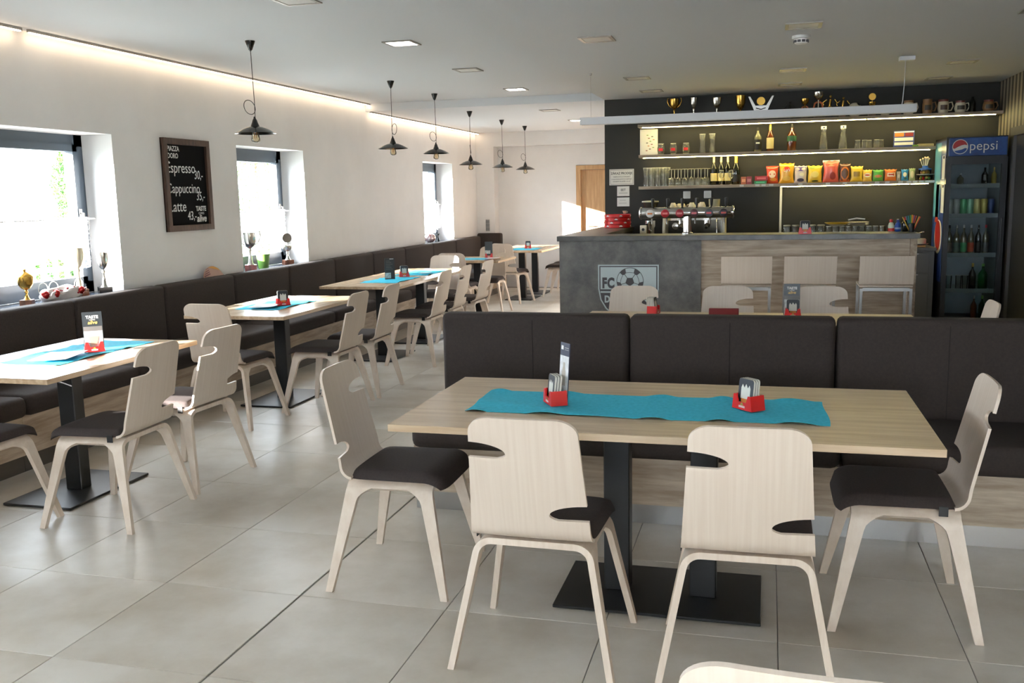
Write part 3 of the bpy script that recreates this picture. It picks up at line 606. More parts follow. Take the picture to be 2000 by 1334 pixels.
# trophies and cups
def trophy(label, x, y, z, h, style, metal=GOLD, base=MARB, rz=0, group='trophies on the uppermost shelf'):
    k = thing('trophy', label, 'trophy', (x, y, z), rz, group); bh = h * .16; bw = h * .15
    part('base', bbox(-bw, bw, -bw, bw, 0, bh, .002, 1), base, k)
    if style in ('cup', 'handles', 'lid', 'bowl', 'goblet', 'disc'):
        r = h * {'cup': .14, 'handles': .19, 'lid': .21, 'bowl': .2, 'goblet': .2, 'disc': .16}[style]; s0 = {'goblet': .45, 'lid': .42, 'disc': .42}.get(style, .58)
        part('stem', lathe([(h * .1, bh), (h * .06, bh + h * .05), (h * .025, h * (s0 - .1)), (h * .05, h * (s0 - .05)), (h * .03, h * s0)], 18), metal, k, 50)
        top = {'lid': .78, 'disc': .62}.get(style, 1.0)
        part('cup', lathe([(h * .03, h * s0), (r * .6, h * (s0 + (top - s0) * .15)), (r * .92, h * (s0 + (top - s0) * .45)), (r, h * top), (r * .94, h * top), (r * .85, h * (s0 + (top - s0) * .5)), (0, h * (s0 + (top - s0) * .25))], 24, cap=False), metal, k, 50)
        if style == 'lid': part('lid', lathe([(r * 1.02, h * .78), (r * .9, h * .83), (r * .35, h * .9), (r * .15, h * .93), (r * .22, h * .97), (0, h)], 24), metal, k, 50)
        if style == 'disc': part('medallion', xf(lathe([(h * .15, -.006), (h * .15, .006)], 24), Matrix.Translation((0, 0, h * .85)) @ Matrix.Rotation(PI / 2, 4, 'X')), metal, k, 40); part('finial', tube([(0, 0, h * .6), (0, 0, h * .72)], h * .02), metal, k, 40)
        if style == 'handles':
            for s in (-1, 1): part('handle', tube([(s * r * .45, 0, h * (s0 + .06)), (s * r * 1.15, 0, h * .74), (s * r * 1.5, 0, h * .9), (s * r * 1.42, 0, h * 1.03), (s * r * 1.2, 0, h * 1.02)], h * .018), metal, k, 50)
    if style == 'heart':
        part('stem', lathe([(h * .08, bh), (h * .03, h * .35), (h * .03, h * .72)], 14), metal, k, 50)
        for s in (-1, 1): part('wing', xf(tube([(0, 0, 0), (.05 * s * h / .3, 0, h * .2), (.04 * s * h / .3, 0, h * .36), (.01 * s, 0, h * .42)], h * .035), Matrix.Translation((0, 0, bh + h * .05))), mat('trophy_red_gold', rgb(196, 110, 70), .3, .7), k, 50)
        r = h * .2; part('cup', lathe([(h * .03, h * .7), (r * .6, h * .75), (r * .95, h * .86), (r, h), (r * .94, h), (0, h * .8)], 20, cap=False), metal, k, 50)
    if style == 'v':
        poly = [(-.04 * h / .25, bh), (.04 * h / .25, bh), (.13 * h / .25, h), (.11 * h / .25, h), (.055 * h / .25, h * .62), (-.055 * h / .25, h * .62), (-.11 * h / .25, h), (-.13 * h / .25, h)]
        part('plaque', prism(poly, -.008, .008, 'y'), SILV, k); part('medallion', xf(lathe([(h * .17, -.006), (h * .17, .006)], 24), Matrix.Translation((0, -.008, h * .80)) @ Matrix.Rotation(PI / 2, 4, 'X')), metal, k, 40)
        part('stripe', prism([(-.05 * h / .25, h * .5), (0, h * .44), (.05 * h / .25, h * .5), (.05 * h / .25, h * .54), (0, h * .48), (-.05 * h / .25, h * .54)], -.012, -.008, 'y'), BLK2, k)
    if style == 'figure':
        H = h - bh; z0 = bh
        g = join(tube([(-.03 * H / .2, 0, z0), (-.02 * H / .2, 0, z0 + H * .25), (0, 0, z0 + H * .48)], H * .045), tube([(.035 * H / .2, 0, z0 + H * .05), (.03 * H / .2, 0, z0 + H * .28), (0, 0, z0 + H * .48)], H * .045),
                 tube([(0, 0, z0 + H * .45), (.005, 0, z0 + H * .62), (.008, 0, z0 + H * .80)], [H * .06, H * .075, H * .06]), tube([(.05 * H / .2, 0, z0 + H * .78), (.07 * H / .2, 0, z0 + H * .64), (.08 * H / .2, 0, z0 + H * .58)], H * .03),
                 tube([(-.03 * H / .2, 0, z0 + H * .78), (-.07 * H / .2, 0, z0 + H * .64), (-.06 * H / .2, 0, z0 + H * .5)], H * .03), sphere(H * .075, .008, 0, z0 + H * .93, n=12, m=8))
        part('figurine', g, metal, k, 60)
    return k
ZT = 2.303
for lb, px, h, stl, me, ba in (('gold two-handled trophy cup', -1.02, .27, 'handles', GOLD, WALN), ('slim silver trophy cup with narrow stem', -.809, .275, 'cup', SILV, WALN), ('silver trophy bowl with round medallion on its stem', -.561, .262, 'bowl', SILV, DMARB), ('golden goblet trophy with wide cup', -.31, .275, 'goblet', GOLD, WALN),
                              ('V-shaped plaque trophy with gold medallion', -.095, .258, 'v', GOLD, WALN), ('small gold trophy cup with red-gold wings', .36, .21, 'heart', GOLD, WALN), ('tall gold trophy cup with red-gold wings', .496, .273, 'heart', SILV, WALN), ('bronze upright footballer figurine', .61, .234, 'figure', GOLD, DMARB),
                              ('bronze kicking footballer figurine leaning sideways', .74, .21, 'figure', GOLD, MARB), ('gold trophy with a round disc on top', 1.034, .237, 'disc', GOLD, MARB), ('dim dark low figurine trophy between plaque and winged cup', .2, .19, 'figure', BLKG, DMARB)):
    trophy(lb, px, SY, ZT, h, stl, me, ba)
k = thing('football', 'small white and black football on the uppermost shelf', 'ball', (.865, SY + .02, ZT + .075)); part('ball_shell', sphere(.075, n=24, m=14), CERAM, k, 80)
for a, b in ((0, 0), (1.1, .3), (2.2, -.2), (3.4, .4), (4.6, 0), (5.5, .8), (.5, 1.0), (2.8, 1.0)):
    part('ball_patch', xf(prism(circ(.022, 5), .0725, .0755), Matrix.Rotation(a, 4, 'Z') @ Matrix.Rotation(PI / 2 - b, 4, 'Y')), BLK2, k)
def mug(label, x, h, r, m, top, belly=0, rz=0):
    k = thing('ceramic_mug', label, 'mug', (x, SY, ZT), rz, 'ceramic mugs on the uppermost shelf')
    part('body', lathe([(r * .85, 0), (r * (1 + belly), h * .35), (r * (.98 + belly * .4), h * .7), (r * .9, h * .85)], 24), m, k, 50); part('rim_band', lathe([(r * .9, h * .85), (r * .92, h), (r * .84, h), (r * .8, h * .5)], 24, cap=False), top, k, 50)
    part('handle', tube([(r * .8, 0, h * .75), (r * 1.5, 0, h * .8), (r * 1.75, 0, h * .5), (r * 1.4, 0, h * .2), (r * .85, 0, h * .2)], r * .13), m, k, 50)
    part('picture', xf(grid(lambda u, v: (math.sin((u - .5) * 1.3) * r * (1.012 + belly), -math.cos((u - .5) * 1.3) * r * (1.012 + belly), h * (.25 + .35 * v)), 6, 2), Matrix.Identity(4)), mat('mug_picture_' + label[:9], rgb(66 + len(label) % 20, 60, 50), .4), k, 60, fix=False)
mug('cream mug with brown rim behind the lamp end', 1.392, .145, .052, CERAM, CERB); mug('brown relief beer mug', 1.573, .15, .05, CERB, CERB); mug('white mug with dark drawing and red rim', 1.725, .14, .054, CERAM, CERR); mug('round-bellied white mug with dark red rim', 1.886, .12, .05, CERAM, CERR, .14); mug('dim round-bellied mug in the shelf corner', 2.151, .118, .05, CERB, CERR, .14)
mug('low pale mug hidden behind the lamp', 1.165, .1, .046, CERAM, CERAM, 0, 1.6); mug('low red-brown mug hidden behind the lamp', 1.275, .1, .046, CERR, CERR, 0, 1.6)
solo('stoneware_bottle', lathe([(.03, 0), (.032, .09), (.02, .12), (.012, .14), (.012, .155), (0, .155)], 18), BLKG, 'dim dark bottle between the two last mugs', 'bottle', (2.0, SY, ZT))

# middle shelf: glasses, bottles, carafes
Z = 1.973
k = thing('wall_calendar', 'white paper sheet with small coloured pictures behind the stemless glasses', 'paper'); part('sheet', box(-1.41, -1.21, 10.9, 10.902, Z, 2.262), PAPER, k)
for i in range(11):
    part('picture_mark', box(-1.345 + (i * 37 % 90) / 1000, -1.325 + (i * 37 % 90) / 1000, 10.898, 10.9, Z + .05 + i * .017, Z + .058 + i * .017), (DRED, INK, GREENP, mat('mark_orange', rgb(200, 120, 60), .6))[i % 4], k)
def glass_set(label, group, prof, pts, m=DRINKG, extra=None, name='drinking_glass', cat='glass'):
    first = None
    for x, y, z in pts:
        if first is None:
            first = thing(name, label, cat, (x, y, z), 0, group); part('glass_body', lathe(prof, 18, cap=False), m, first, 50)
            if extra: extra(first)
        else: dup(first, (x, y, z), 0)
def rimring(r, z): return lambda k: part('rim', tube([(r * math.cos(2 * PI * i / 20), r * math.sin(2 * PI * i / 20), z) for i in range(20)], .0016, 5, True), mat('glass_edge_glint', rgb(206, 204, 186), .2, spec=.8), k, 60)  # pale opaque ring: bright edge glints put into the rim colour
def stemless(k):
    rimring(.031, .12)(k); part('printed_logo', grid(lambda u, v: (math.sin((u - .5) * 1.2) * .0415, -math.cos((u - .5) * 1.2) * .0415, .04 + .03 * v), 6, 2), RED, k, 60, fix=False); part('glass_foot', lathe([(.03, 0), (.031, .012)], 18), mat('thick_glass', rgb(205, 200, 150), .15), k, 40)
glass_set('stemless tulip glass with red logo on the liquor shelf', 'stemless glasses on the liquor shelf', [(.03, 0), (.04, .04), (.041, .07), (.031, .12)], [(-1.165, SY, Z), (-1.03, SY, Z), (-.89, SY, Z)], extra=stemless)
glass_set('tall empty waisted glass on the liquor shelf', 'tall waisted glasses on the liquor shelf', [(0, .004), (.036, 0), (.028, .07), (.026, .11), (.033, .21)], [(-.711, SY, Z), (-.605, SY, Z)], extra=rimring(.033, .21))
def bottle(label, x, y, z, h, r, glass, cap_m, lab_m, name='liquor_bottle', group=None, square=False, lab=(.12, .5), caph=.14, neck=.3, rz=0):
    k = thing(name, label, 'bottle', (x, y, z), rz, group); n = 24
    part('bottle_body', lathe([(r * .92, 0), (r, h * .02), (r, h * .55), (r * .92, h * .62), (r * neck, h * .78), (r * neck * .95, h * .9)], n), glass, k, 50)
    part('cap', lathe([(r * neck * 1.1, h * (1 - caph)), (r * neck * 1.1, h * .995), (r * neck, h)], 16), cap_m, k, 40)
    if lab_m: part('label', lathe([(r * 1.008, h * lab[0]), (r * 1.008, h * lab[1])], n, cap=False), lab_m, k, 60)
    return k
LABC = mat('label_cream', rgb(224, 208, 150), .6); LABB = mat('label_black', rgb(26, 25, 26), .5); LABG = mat('label_green', rgb(46, 92, 62), .5); WHISKY = mat('whisky', rgb(96, 44, 18), .12, coat=.6); CLEARB = mat('clear_bottle', rgb(120, 118, 96), .1, coat=.5); GOLDF = mat('gold_foil', rgb(226, 190, 96), .35, .6); CREAMC = mat('cream_cap', rgb(228, 216, 186), .4)
GL = 'liquor bottles on the middle shelf'
b = bottle('squared liquor bottle with black label', -.12, SY, Z, .262, .041, CLEARB, BLK2, LABB, group=GL, lab=(.08, .5)); part('label_text', box(-.02, .02, -.0425, -.0418, .085, .1), PAPER, b)
bottle('whisky bottle with cream label and gold cap', .009, SY, Z, .29, .038, WHISKY, GOLDF, LABC, group=GL, lab=(.1, .5), caph=.22)
bottle('broad whiskey bottle with green label', .233, SY, Z, .285, .048, WHISKY, BLK2, LABG, group=GL, lab=(.35, .55))
def carafe(k):
    rimring(.027, .245)(k); part('lid', lathe([(.028, .215), (.029, .245), (.0, .247)], 18), WHT, k, 40); part('lid_hole', lathe([(.008, 0), (.008, .003)], 12), BLK2, k).matrix_local = Matrix.Translation((0, -.028, .23)) @ Matrix.Rotation(PI / 2, 4, 'X')
    part('glass_foot', lathe([(.044, 0), (.044, .008)], 18), MATS['thick_glass'], k, 40)
glass_set('conical glass carafe with white lid on the liquor shelf', 'glass carafes on the liquor shelf', [(.045, 0), (.04, .08), (.024, .17), (.023, .2), (.028, .245)], [(.559, SY, Z), (.756, SY, Z)], extra=carafe, name='carafe', cat='carafe')
glass_set('small upturned shot glass on the liquor shelf', 'small upturned glasses on the liquor shelf', [(.032, 0), (.026, .085), (.0, .086)], [(.90, 10.78, Z), (.972, 10.80, Z), (1.02, 10.86, Z), (1.09, 10.79, Z), (1.14, 10.86, Z)], extra=rimring(.026, .086))
k = thing('desk_calendar', 'blue and white desk calendar standing on the liquor shelf', 'calendar', (1.36, SY, Z), -.15)
part('front_leaf', prism([(-.055, 0), (-.045, 0), (.0, .17), (-.006, .17)], -.1, .1, 'x'), mat('calendar_blue', rgb(58, 78, 150), .5), k); part('back_leaf', prism([(.055, 0), (.06, 0), (.004, .17), (0, .17)], -.1, .1, 'x'), mat('calendar_grey', rgb(140, 140, 146), .5), k)
MT = Matrix.Translation((0, -.0562, .002)) @ Matrix.Rotation(math.radians(-16.1), 4, 'X')
for z0, z1, x0, x1, m in ((.02, .05, -.09, .09, PAPER), (.065, .1, -.09, .09, PAPER), (.112, .15, -.09, -.0, mat('cal_orange', rgb(208, 120, 40), .5)), (.112, .15, .01, .09, DRED), (.155, .166, -.095, .095, PAPER)): part('printed_field', xf(box(x0, x1, -.0015, 0, z0, z1), MT), m, k)
solo('flat_carton', bbox(-.075, .075, -.05, .05, 0, .028, .004, 1), mat('carton_beige', rgb(170, 160, 120), .6), 'flat beige carton at the end of the liquor shelf', 'box', (1.57, SY, Z)); solo('green_packet', bbox(-.03, .03, -.03, .03, 0, .02, .006, 2), GREENP, 'small green packet beside the flat beige carton', 'packet', (1.465, 10.78, Z))

# lower shelf
Z = 1.627
glass_set('tall waisted beer glass in a row on the snack shelf', 'tall beer glasses on the snack shelf', [(0, .005), (.031, 0), (.031, .04), (.023, .1), (.027, .15), (.0315, .205)], [(-1.33 + i * .068, 10.80 + .0 * i, Z) for i in range(4)] + [(-1.30 + i * .068, 10.88, Z) for i in range(4)], extra=rimring(.0315, .205))
def wineup(k):
    rimring(.034, .001)(k); part('stem', lathe([(.004, .095), (.004, .178)], 8), mat('glass_stem', rgb(190, 190, 176), .1, spec=.8), k, 40); part('foot', lathe([(.004, .176), (.034, .181), (.034, .184), (0, .184)], 18), mat('glass_foot', rgb(196, 190, 160), .1, spec=.8), k, 40)
glass_set('upturned stemmed wine glass in a row on the snack shelf', 'upturned wine glasses on the snack shelf', [(.033, 0), (.037, .04), (.03, .075), (.006, .096), (0, .097)], [(-1.045 + i * .073, 10.79, Z) for i in range(6)] + [(-1.02 + i * .073, 10.88, Z) for i in range(6)], extra=wineup, name='wine_glass')
for i, x in enumerate((-.585, -.507, -.435)): bottle('dark wine bottle with cream label and pale capsule', x, 10.83, Z, .305, .036, BOTB, CREAMC, LABC, 'wine_bottle', 'wine bottles on the snack shelf', lab=(.14, .42), caph=.2)
bottle('sparkling wine bottle with gold foil neck', -.347, 10.83, Z, .305, .042, BOTB, GOLDF, LABB, 'wine_bottle', lab=(.1, .36), caph=.42, neck=.4)
glass_set('small stemmed glass in front of the wine bottles', 'small glasses before the wine bottles', [(.02, 0), (.004, .01), (.004, .06), (.024, .085), (.027, .12), (.021, .155)], [(-.496, 10.75, Z), (-.397, 10.75, Z)], extra=rimring(.021, .155))
for lb, x, z, w, h, c in (('orange and red gum box on the snack shelf', -.262, 0, .055, .08, (190, 100, 60)), ('purple and red gum box on the snack shelf', -.203, 0, .055, .082, (150, 50, 60)), ('green flat sweets box under a red one', -.085, 0, .13, .034, (40, 130, 80)), ('red flat sweets box lying on a green one', -.075, .034, .135, .05, (176, 28, 34))):
    k = thing('sweets_box', lb, 'box', (x, 10.77, Z + z)); part('carton', bbox(-w / 2, w / 2, -.03, .03, 0, h, .002, 1), mat('box_%d_%d' % (c[0], c[1]), rgb(*c), .4), k); part('printed_panel', box(-w * .35, w * .35, -.0315, -.03, h * .3, h * .7), mat('box_print_%d' % c[0], rgb(min(255, c[0] + 50), min(255, c[1] + 70), c[2] + 60), .4), k)
def bag(label, x, h, w, c, patch, pc, txt=None, tc=None, flat=1.0, y=10.80, topc=None):
    k = thing('snack_bag', label, 'snack bag', (x, y, Z), 0, 'snack bags on the lower shelf'); d = w * .24 * flat
    def side(s):
        def fn(u, v):
            e = (max(0, 1 - abs(2 * u - 1) ** 2.4)) ** .6 * (max(0, 1 - abs(2 * v - 1) ** 3.5)) ** .7
            wob = 1 + .03 * math.sin(9 * v + x * 9) + .07 * abs(2 * v - 1) ** 6 - .05 * math.sin(PI * v)
            return ((u - .5) * w * wob * (1 - .05 * math.sin(PI * v)), s * (d * e + .0008) , h * v + (.004 * math.sin(u * 20) if v > .99 else 0))
        return fn
    part('bag_film', join(grid(side(-1), 12, 16), grid(side(1), 12, 16)), mat('film_%d_%d_%d' % c, rgb(*c), .28, spec=.7), k, 60)
    def pf(sx, sz, cx, cz, oval=True):
        pts = [(0, 0)] + [(math.cos(2 * PI * i / 20), math.sin(2 * PI * i / 20)) for i in range(20)] if oval else [(0, 0)] + [(max(-1, min(1, 1.5 * math.cos(2 * PI * i / 20))), max(-1, min(1, 1.5 * math.sin(2 * PI * i / 20)))) for i in range(20)]
        v = []
        for a, b in pts:
            u, vv = .5 + cx + a * sx, cz + b * sz; p = side(-1)(u, vv); v.append((p[0], p[1] - .002, p[2]))
        return v, [(0, i, i % 20 + 1) for i in range(1, 21)]
    for (sx, sz, cx, cz, ov), m in zip(patch, pc): part('printed_patch', pf(sx, sz, cx, cz, ov), mat('print_%d_%d_%d' % m, rgb(*m), .35), k, 60, fix=False)
    if txt: text(txt, h * .2, (0, -d - .004, h * .66), '-y', mat('bagtext_%d' % tc[0], rgb(*tc), .5), k, wx=.8, bold=.001, shear=.2)
    if topc: part('top_seal', join(grid(lambda u, v: ((u - .5) * w * 1.06, -.002 - .003 * math.sin(u * 14), h * (.93 + .09 * v)), 10, 2)), mat('seal_%d' % topc[0], rgb(*topc), .3), k, 60, fix=False)
bag('orange-red crisp bag with white blaze', .038, .185, .125, (206, 70, 40), [(.34, .22, 0, .55, True), (.3, .1, .1, .25, True)], [(236, 214, 190), (220, 150, 60)], topc=(206, 80, 50))
bag('golden yellow crisp bag with red emblem', .188, .213, .155, (226, 168, 36), [(.22, .12, 0, .72, True), (.3, .12, 0, .25, True)], [(214, 60, 40), (240, 200, 90)], "Lay's", (246, 238, 220))
bag('white and violet crisp bag', .332, .182, .13, (206, 196, 196), [(.45, .12, 0, .82, False), (.3, .1, 0, .18, True), (.2, .1, .1, .5, True)], [(96, 76, 150), (60, 60, 90), (230, 222, 190)])
bag('yellow crisp bag with green corner and dark emblem', .48, .18, .145, (222, 190, 60), [(.25, .05, 0, .1, True), (.3, .18, 0, .5, True), (.2, .07, -.2, .88, True)], [(40, 50, 30), (236, 214, 110), (150, 170, 60)])
bag('large pink-red popcorn bag with white top', .642, .228, .16, (206, 92, 80), [(.2, .18, .12, .3, True), (.42, .08, 0, .82, False)], [(160, 60, 50), (220, 140, 110)], topc=(236, 232, 226))
bag('brown bag with round orange emblem', .783, .192, .112, (84, 44, 28), [(.42, .36, 0, .48, True), (.32, .27, 0, .48, True), (.42, .06, 0, .08, False)], [(206, 120, 50), (90, 60, 36), (200, 90, 40)])
bag('plain yellow snack bag with dark print', .902, .162, .125, (216, 184, 50), [(.28, .16, 0, .5, False)], [(150, 120, 40)])
bag('small yellow snack bag with white and red label', 1.009, .122, .095, (222, 180, 70), [(.4, .18, 0, .55, True), (.25, .06, 0, .55, True)], [(238, 226, 206), (196, 50, 40)])
bag('small green snack bag', 1.117, .119, .105, (80, 160, 64), [(.38, .12, 0, .45, True)], [(200, 110, 60)])
bag('small orange snack bag with white label', 1.239, .121, .115, (206, 106, 34), [(.36, .16, .05, .55, False), (.3, .06, .05, .55, True)], [(236, 226, 216), (186, 50, 40)])
bag('tiny grey snack packet', 1.32, .097, .04, (150, 146, 140), [(.3, .2, 0, .5, True)], [(190, 186, 180)], flat=.6)
bag('bright blue snack packet with white mark', 1.38, .117, .068, (36, 130, 190), [(.3, .2, 0, .55, True), (.2, .1, .1, .2, True)], [(230, 220, 196), (60, 90, 60)], flat=.7)
bag('green and cream snack packet', 1.452, .126, .06, (150, 160, 110), [(.3, .3, 0, .5, True)], [(206, 196, 150)], flat=.7)
TUB = glassmat('clear_tub', (.9, .9, .86, 1), gloss=.3)
k = thing('sweets_tub', 'wide clear tub of sweets carrying a smaller blue-lidded tub', 'tub', (1.58, 10.80, Z)); part('tub_wall', lathe([(.07, 0), (.082, .055), (.086, .058)], 24), TUB, k, 40); part('tub_lid', lathe([(.088, .058), (.088, .064), (0, .064)], 24), mat('tub_lid', rgb(196, 196, 186), .3), k, 40)
for i in range(9): part('sweet', sphere(.015, .045 * math.cos(i * .7), .045 * math.sin(i * .7), .018 + .012 * (i % 2), n=8, m=6), (RED, GOLDF, GREENP)[i % 3], k, 60)
k = thing('sweets_tub', 'small clear tub with blue lid on top of a wider tub', 'tub', (1.575, 10.80, Z + .064)); part('tub_wall', lathe([(.055, 0), (.06, .045)], 24), TUB, k, 40); part('tub_lid', lathe([(.064, .045), (.064, .055), (.03, .065), (.026, .085), (0, .088)], 24), mat('blue_lid', rgb(38, 84, 170), .35), k, 40)
for i in range(6): part('sweet', sphere(.016, .033 * math.cos(i * 1.05), .033 * math.sin(i * 1.05), .018, n=8, m=6), (GOLDF, mat('sweet_tan', rgb(190, 140, 80), .4))[i % 2], k, 60)
for i, (dx, h) in enumerate(((-.045, .085), (-.022, .1), (-.004, .115), (.01, .11), (.022, .115), (.034, .098))):
    k = thing('lollipop', 'lollipop stuck in the blue tub lid', 'lollipop', (1.575 + dx * .55, 10.80 + .01 * (i % 2), Z + .145), 0, 'lollipops in the blue tub lid'); part('stick', tube([(0, 0, 0), (dx * .5, 0, h * .75)], .0022, 6), PAPER, k, 40); part('candy', sphere(.009, dx * .52, 0, h * .78, n=10, m=6), mat('candy_cream', rgb(226, 200, 160), .4), k, 60)

# paper notices on the dark wall
k = thing('paper_notice', 'large framed paper notice on the dark wall, reading ZAKAZ PRODEJE', 'notice', (-1.626, 10.95, 1.741)); part('sheet', box(-.141, .141, -.003, -.001, -.09, .09), PAPER, k)
part('border_line', join(box(-.131, .131, -.0036, -.003, .078, .081), box(-.131, .131, -.0036, -.003, -.081, -.078), box(-.131, -.128, -.0036, -.003, -.08, .08), box(.128, .131, -.0036, -.003, -.08, .08)), INK, k)
for s, t_, z in ((.036, 'ZÁKAZ PRODEJE', .042), (.019, 'TABÁKOVÝCH VÝROBKŮ', .003), (.019, 'A ALKOHOLICKÝCH NÁPOJŮ', -.024), (.019, 'OSOBÁM MLADŠÍM 18 LET', -.05)): text(t_, s, (0, -.004, z), '-y', INK, k, wx=.92, bold=.0006 if s > .03 else .0)
k = thing('paper_notice', 'small white notice reading EET below the large notice', 'notice', (-1.608, 10.95, 1.581)); part('sheet', box(-.071, .071, -.003, -.001, -.056, .056), PAPER, k); text('EET', .036, (0, -.004, .014), '-y', INK, k, bold=.0005); part('faint_line', box(-.05, .05, -.0036, -.003, -.024, -.018), INKG, k)
k = thing('paper_notice', 'small faded notice under the EET notice', 'notice', (-1.608, 10.95, 1.459)); part('sheet', box(-.071, .071, -.003, -.001, -.051, .051), PAPER, k); part('faint_line', join(box(-.04, .03, -.0036, -.003, .018, .022), box(-.05, .04, -.0036, -.003, -.016, -.012)), INKG, k)

# things on the bar
ZB = 1.18
for i in range(4):
    k = thing('round_tray', 'red round serving tray in a stack on the bar side leg', 'tray', (-1.615, 10.55, ZB + i * .037), i * .35, 'stacked red serving trays'); part('tray_rim', lathe([(.14, 0), (.147, .005), (.149, .036), (.145, .036), (.141, .008), (0, .008)], 36), RED, k, 40)
    for a in range(6):
        M_ = Matrix.Rotation(a * PI / 3 + .4, 4, 'Z'); part('white_logo', xf(join(box(-.018, .018, -.1505, -.149, .014, .024), box(-.009, .009, -.1505, -.149, .024, .029)), M_), PAPER, k)
k = thing('espresso_cup', 'small white cup standing on the red tray stack', 'cup', (-1.53, 10.52, ZB + .156)); part('cup_body', lathe([(.016, 0), (.026, .03), (.023, .03), (0, .006)], 16), CERAM, k, 50); part('cup_handle', tube([(.02, 0, .024), (.034, 0, .022), (.03, 0, .01), (.018, 0, .008)], .003, 6), CERAM, k, 50)
k = thing('beer_tap_tower', 'chrome T-shaped beer tap tower with six round badges', 'beer tap', (0, 8.72, 0))
RX = Matrix.Rotation(PI / 2, 4, 'Y')
part('tap_cylinder', xf(lathe([(.046, -.40), (.05, -.395), (.05, .395), (.046, .40)], 28), Matrix.Translation((-.71, 0, 1.372)) @ RX), CHROME, k, 40)
part('end_cap', xf(lathe([(.05, 0), (.057, .004), (.057, .016), (.035, .026), (0, .028)], 28), Matrix.Translation((-.312, 0, 1.372)) @ RX), CHROME, k, 40); part('end_cap', xf(lathe([(.05, 0), (.057, .004), (.057, .016), (.035, .026), (0, .028)], 28), Matrix.Translation((-1.108, 0, 1.372)) @ Matrix.Rotation(-PI / 2, 4, 'Y')), CHROME, k, 40)
part('column', lathe([(.052, 1.181), (.052, 1.19), (.038, 1.2), (.038, 1.34)], 24, -.70, 0), CHROME, k, 40)
for i, (bx, c1, c2) in enumerate(((-1.03, (226, 224, 220), (200, 120, 60)), (-.895, (178, 22, 36), (230, 120, 120)), (-.765, (160, 34, 48), (210, 110, 110)), (-.637, (96, 66, 70), (200, 90, 100)), (-.507, (92, 92, 100), (210, 70, 80)), (-.379, (52, 44, 54), (190, 60, 50)))):
    T = Matrix.Translation((bx, -.052, 1.368)) @ Matrix.Rotation(PI / 2, 4, 'X')
    d = part('tap_badge', xf(lathe([(.036, 0), (.036, .008), (.033, .01), (0, .01)], 28), T), mat('badge_%d' % i, rgb(*c1), .3), k, 40); part('badge_print', box(bx - .022, bx + .022, -.0645, -.062, 1.36, 1.376), mat('badgep_%d' % i, rgb(*c2), .4), d)
    part('tap_handle', lathe([(.008, 1.42), (.008, 1.43), (.011, 1.44), (.015, 1.49), (.014, 1.5), (0, 1.502)], 14, bx + .018, 0), BLK2, k, 40)
    part('spout', tube([(bx, .045, 1.37), (bx, .085, 1.36), (bx, .095, 1.33), (bx, .095, 1.27)], [.012, .011, .009, .007]), CHROME, k, 50)
k = thing('coffee_machine', 'espresso machine with cream side arcs behind the beer taps', 'coffee machine', (-.765, 10.55, .955))
part('machine_body', bbox(-.3, .3, -.1, .22, .0, .40, .015, 2), CHROME, k, 40); part('drip_tray', bbox(-.29, .29, -.24, -.09, .0, .05, .006, 1), ALU, k); part('front_panel', box(-.28, .28, -.104, -.1, .08, .30), mat('machine_panel', rgb(70, 66, 58), .15, .9), k)
for s in (-1, 1): part('side_arc', prism([(-.24, 0), (.22, 0), (.24, .2), (.2, .4), (-.08, .42), (-.2, .36), (-.25, .2)], s * .315 - .012, s * .315 + .012, 'x'), mat('machine_cream', rgb(226, 218, 196), .3), k)
for x in (-.13, .14): part('group_head', join(lathe([(.04, .26), (.036, .3), (.036, .33)], 18, x, -.16), box(x - .04, x + .04, -.2, -.1, .3, .34)), CHROME, k, 40); part('portafilter', tube([(x, -.17, .25), (x, -.25, .24), (x, -.31, .225)], [.034, .013, .015]), BLK2, k, 50)
part('pressure_gauge', xf(lathe([(.036, 0), (.036, .012), (.03, .014), (0, .014)], 20), Matrix.Translation((-.2, -.104, .24)) @ Matrix.Rotation(PI / 2, 4, 'X')), SILV, k, 40); part('steam_wand', tube([(.24, -.12, .32), (.24, -.2, .28), (.25, -.22, .1)], .006), CHROME, k, 50)
for i, (x, dy, s) in enumerate(((-1.0, 0, 1.0), (-.94, .09, .85), (-.895, 0, .85), (-.80, .01, 1.0), (-.745, .1, .85), (-.69, 0, 1.05))):
    q = thing('coffee_cup', 'upturned white coffee cup on the espresso machine', 'cup', (x, 10.53 + dy, 1.375), i, 'upturned cups on the espresso machine'); part('cup_body', lathe([(.04 * s, 0), (.038 * s, .03 * s), (.024 * s, .065 * s), (.02 * s, .068 * s), (0, .068 * s)], 18), CERAM, q, 50); part('cup_handle', tube([(.036 * s, 0, .014), (.056 * s, 0, .02), (.05 * s, 0, .045 * s), (.03 * s, 0, .05 * s)], .004, 6), CERAM, q, 50)
solo('glass_pitcher', lathe([(.055, 0), (.06, .05), (.062, .1), (.058, .1), (.05, .01), (0, .01)], 20), mat('pitcher_glass', rgb(206, 200, 170), .12, .3), 'pale glass pitcher beside the upturned cups', 'pitcher', (-.56, 10.53, 1.375))
k = thing('coffee_grinder', 'coffee grinder with wide round hopper beside the espresso machine', 'grinder', (-1.245, 10.5, .955))
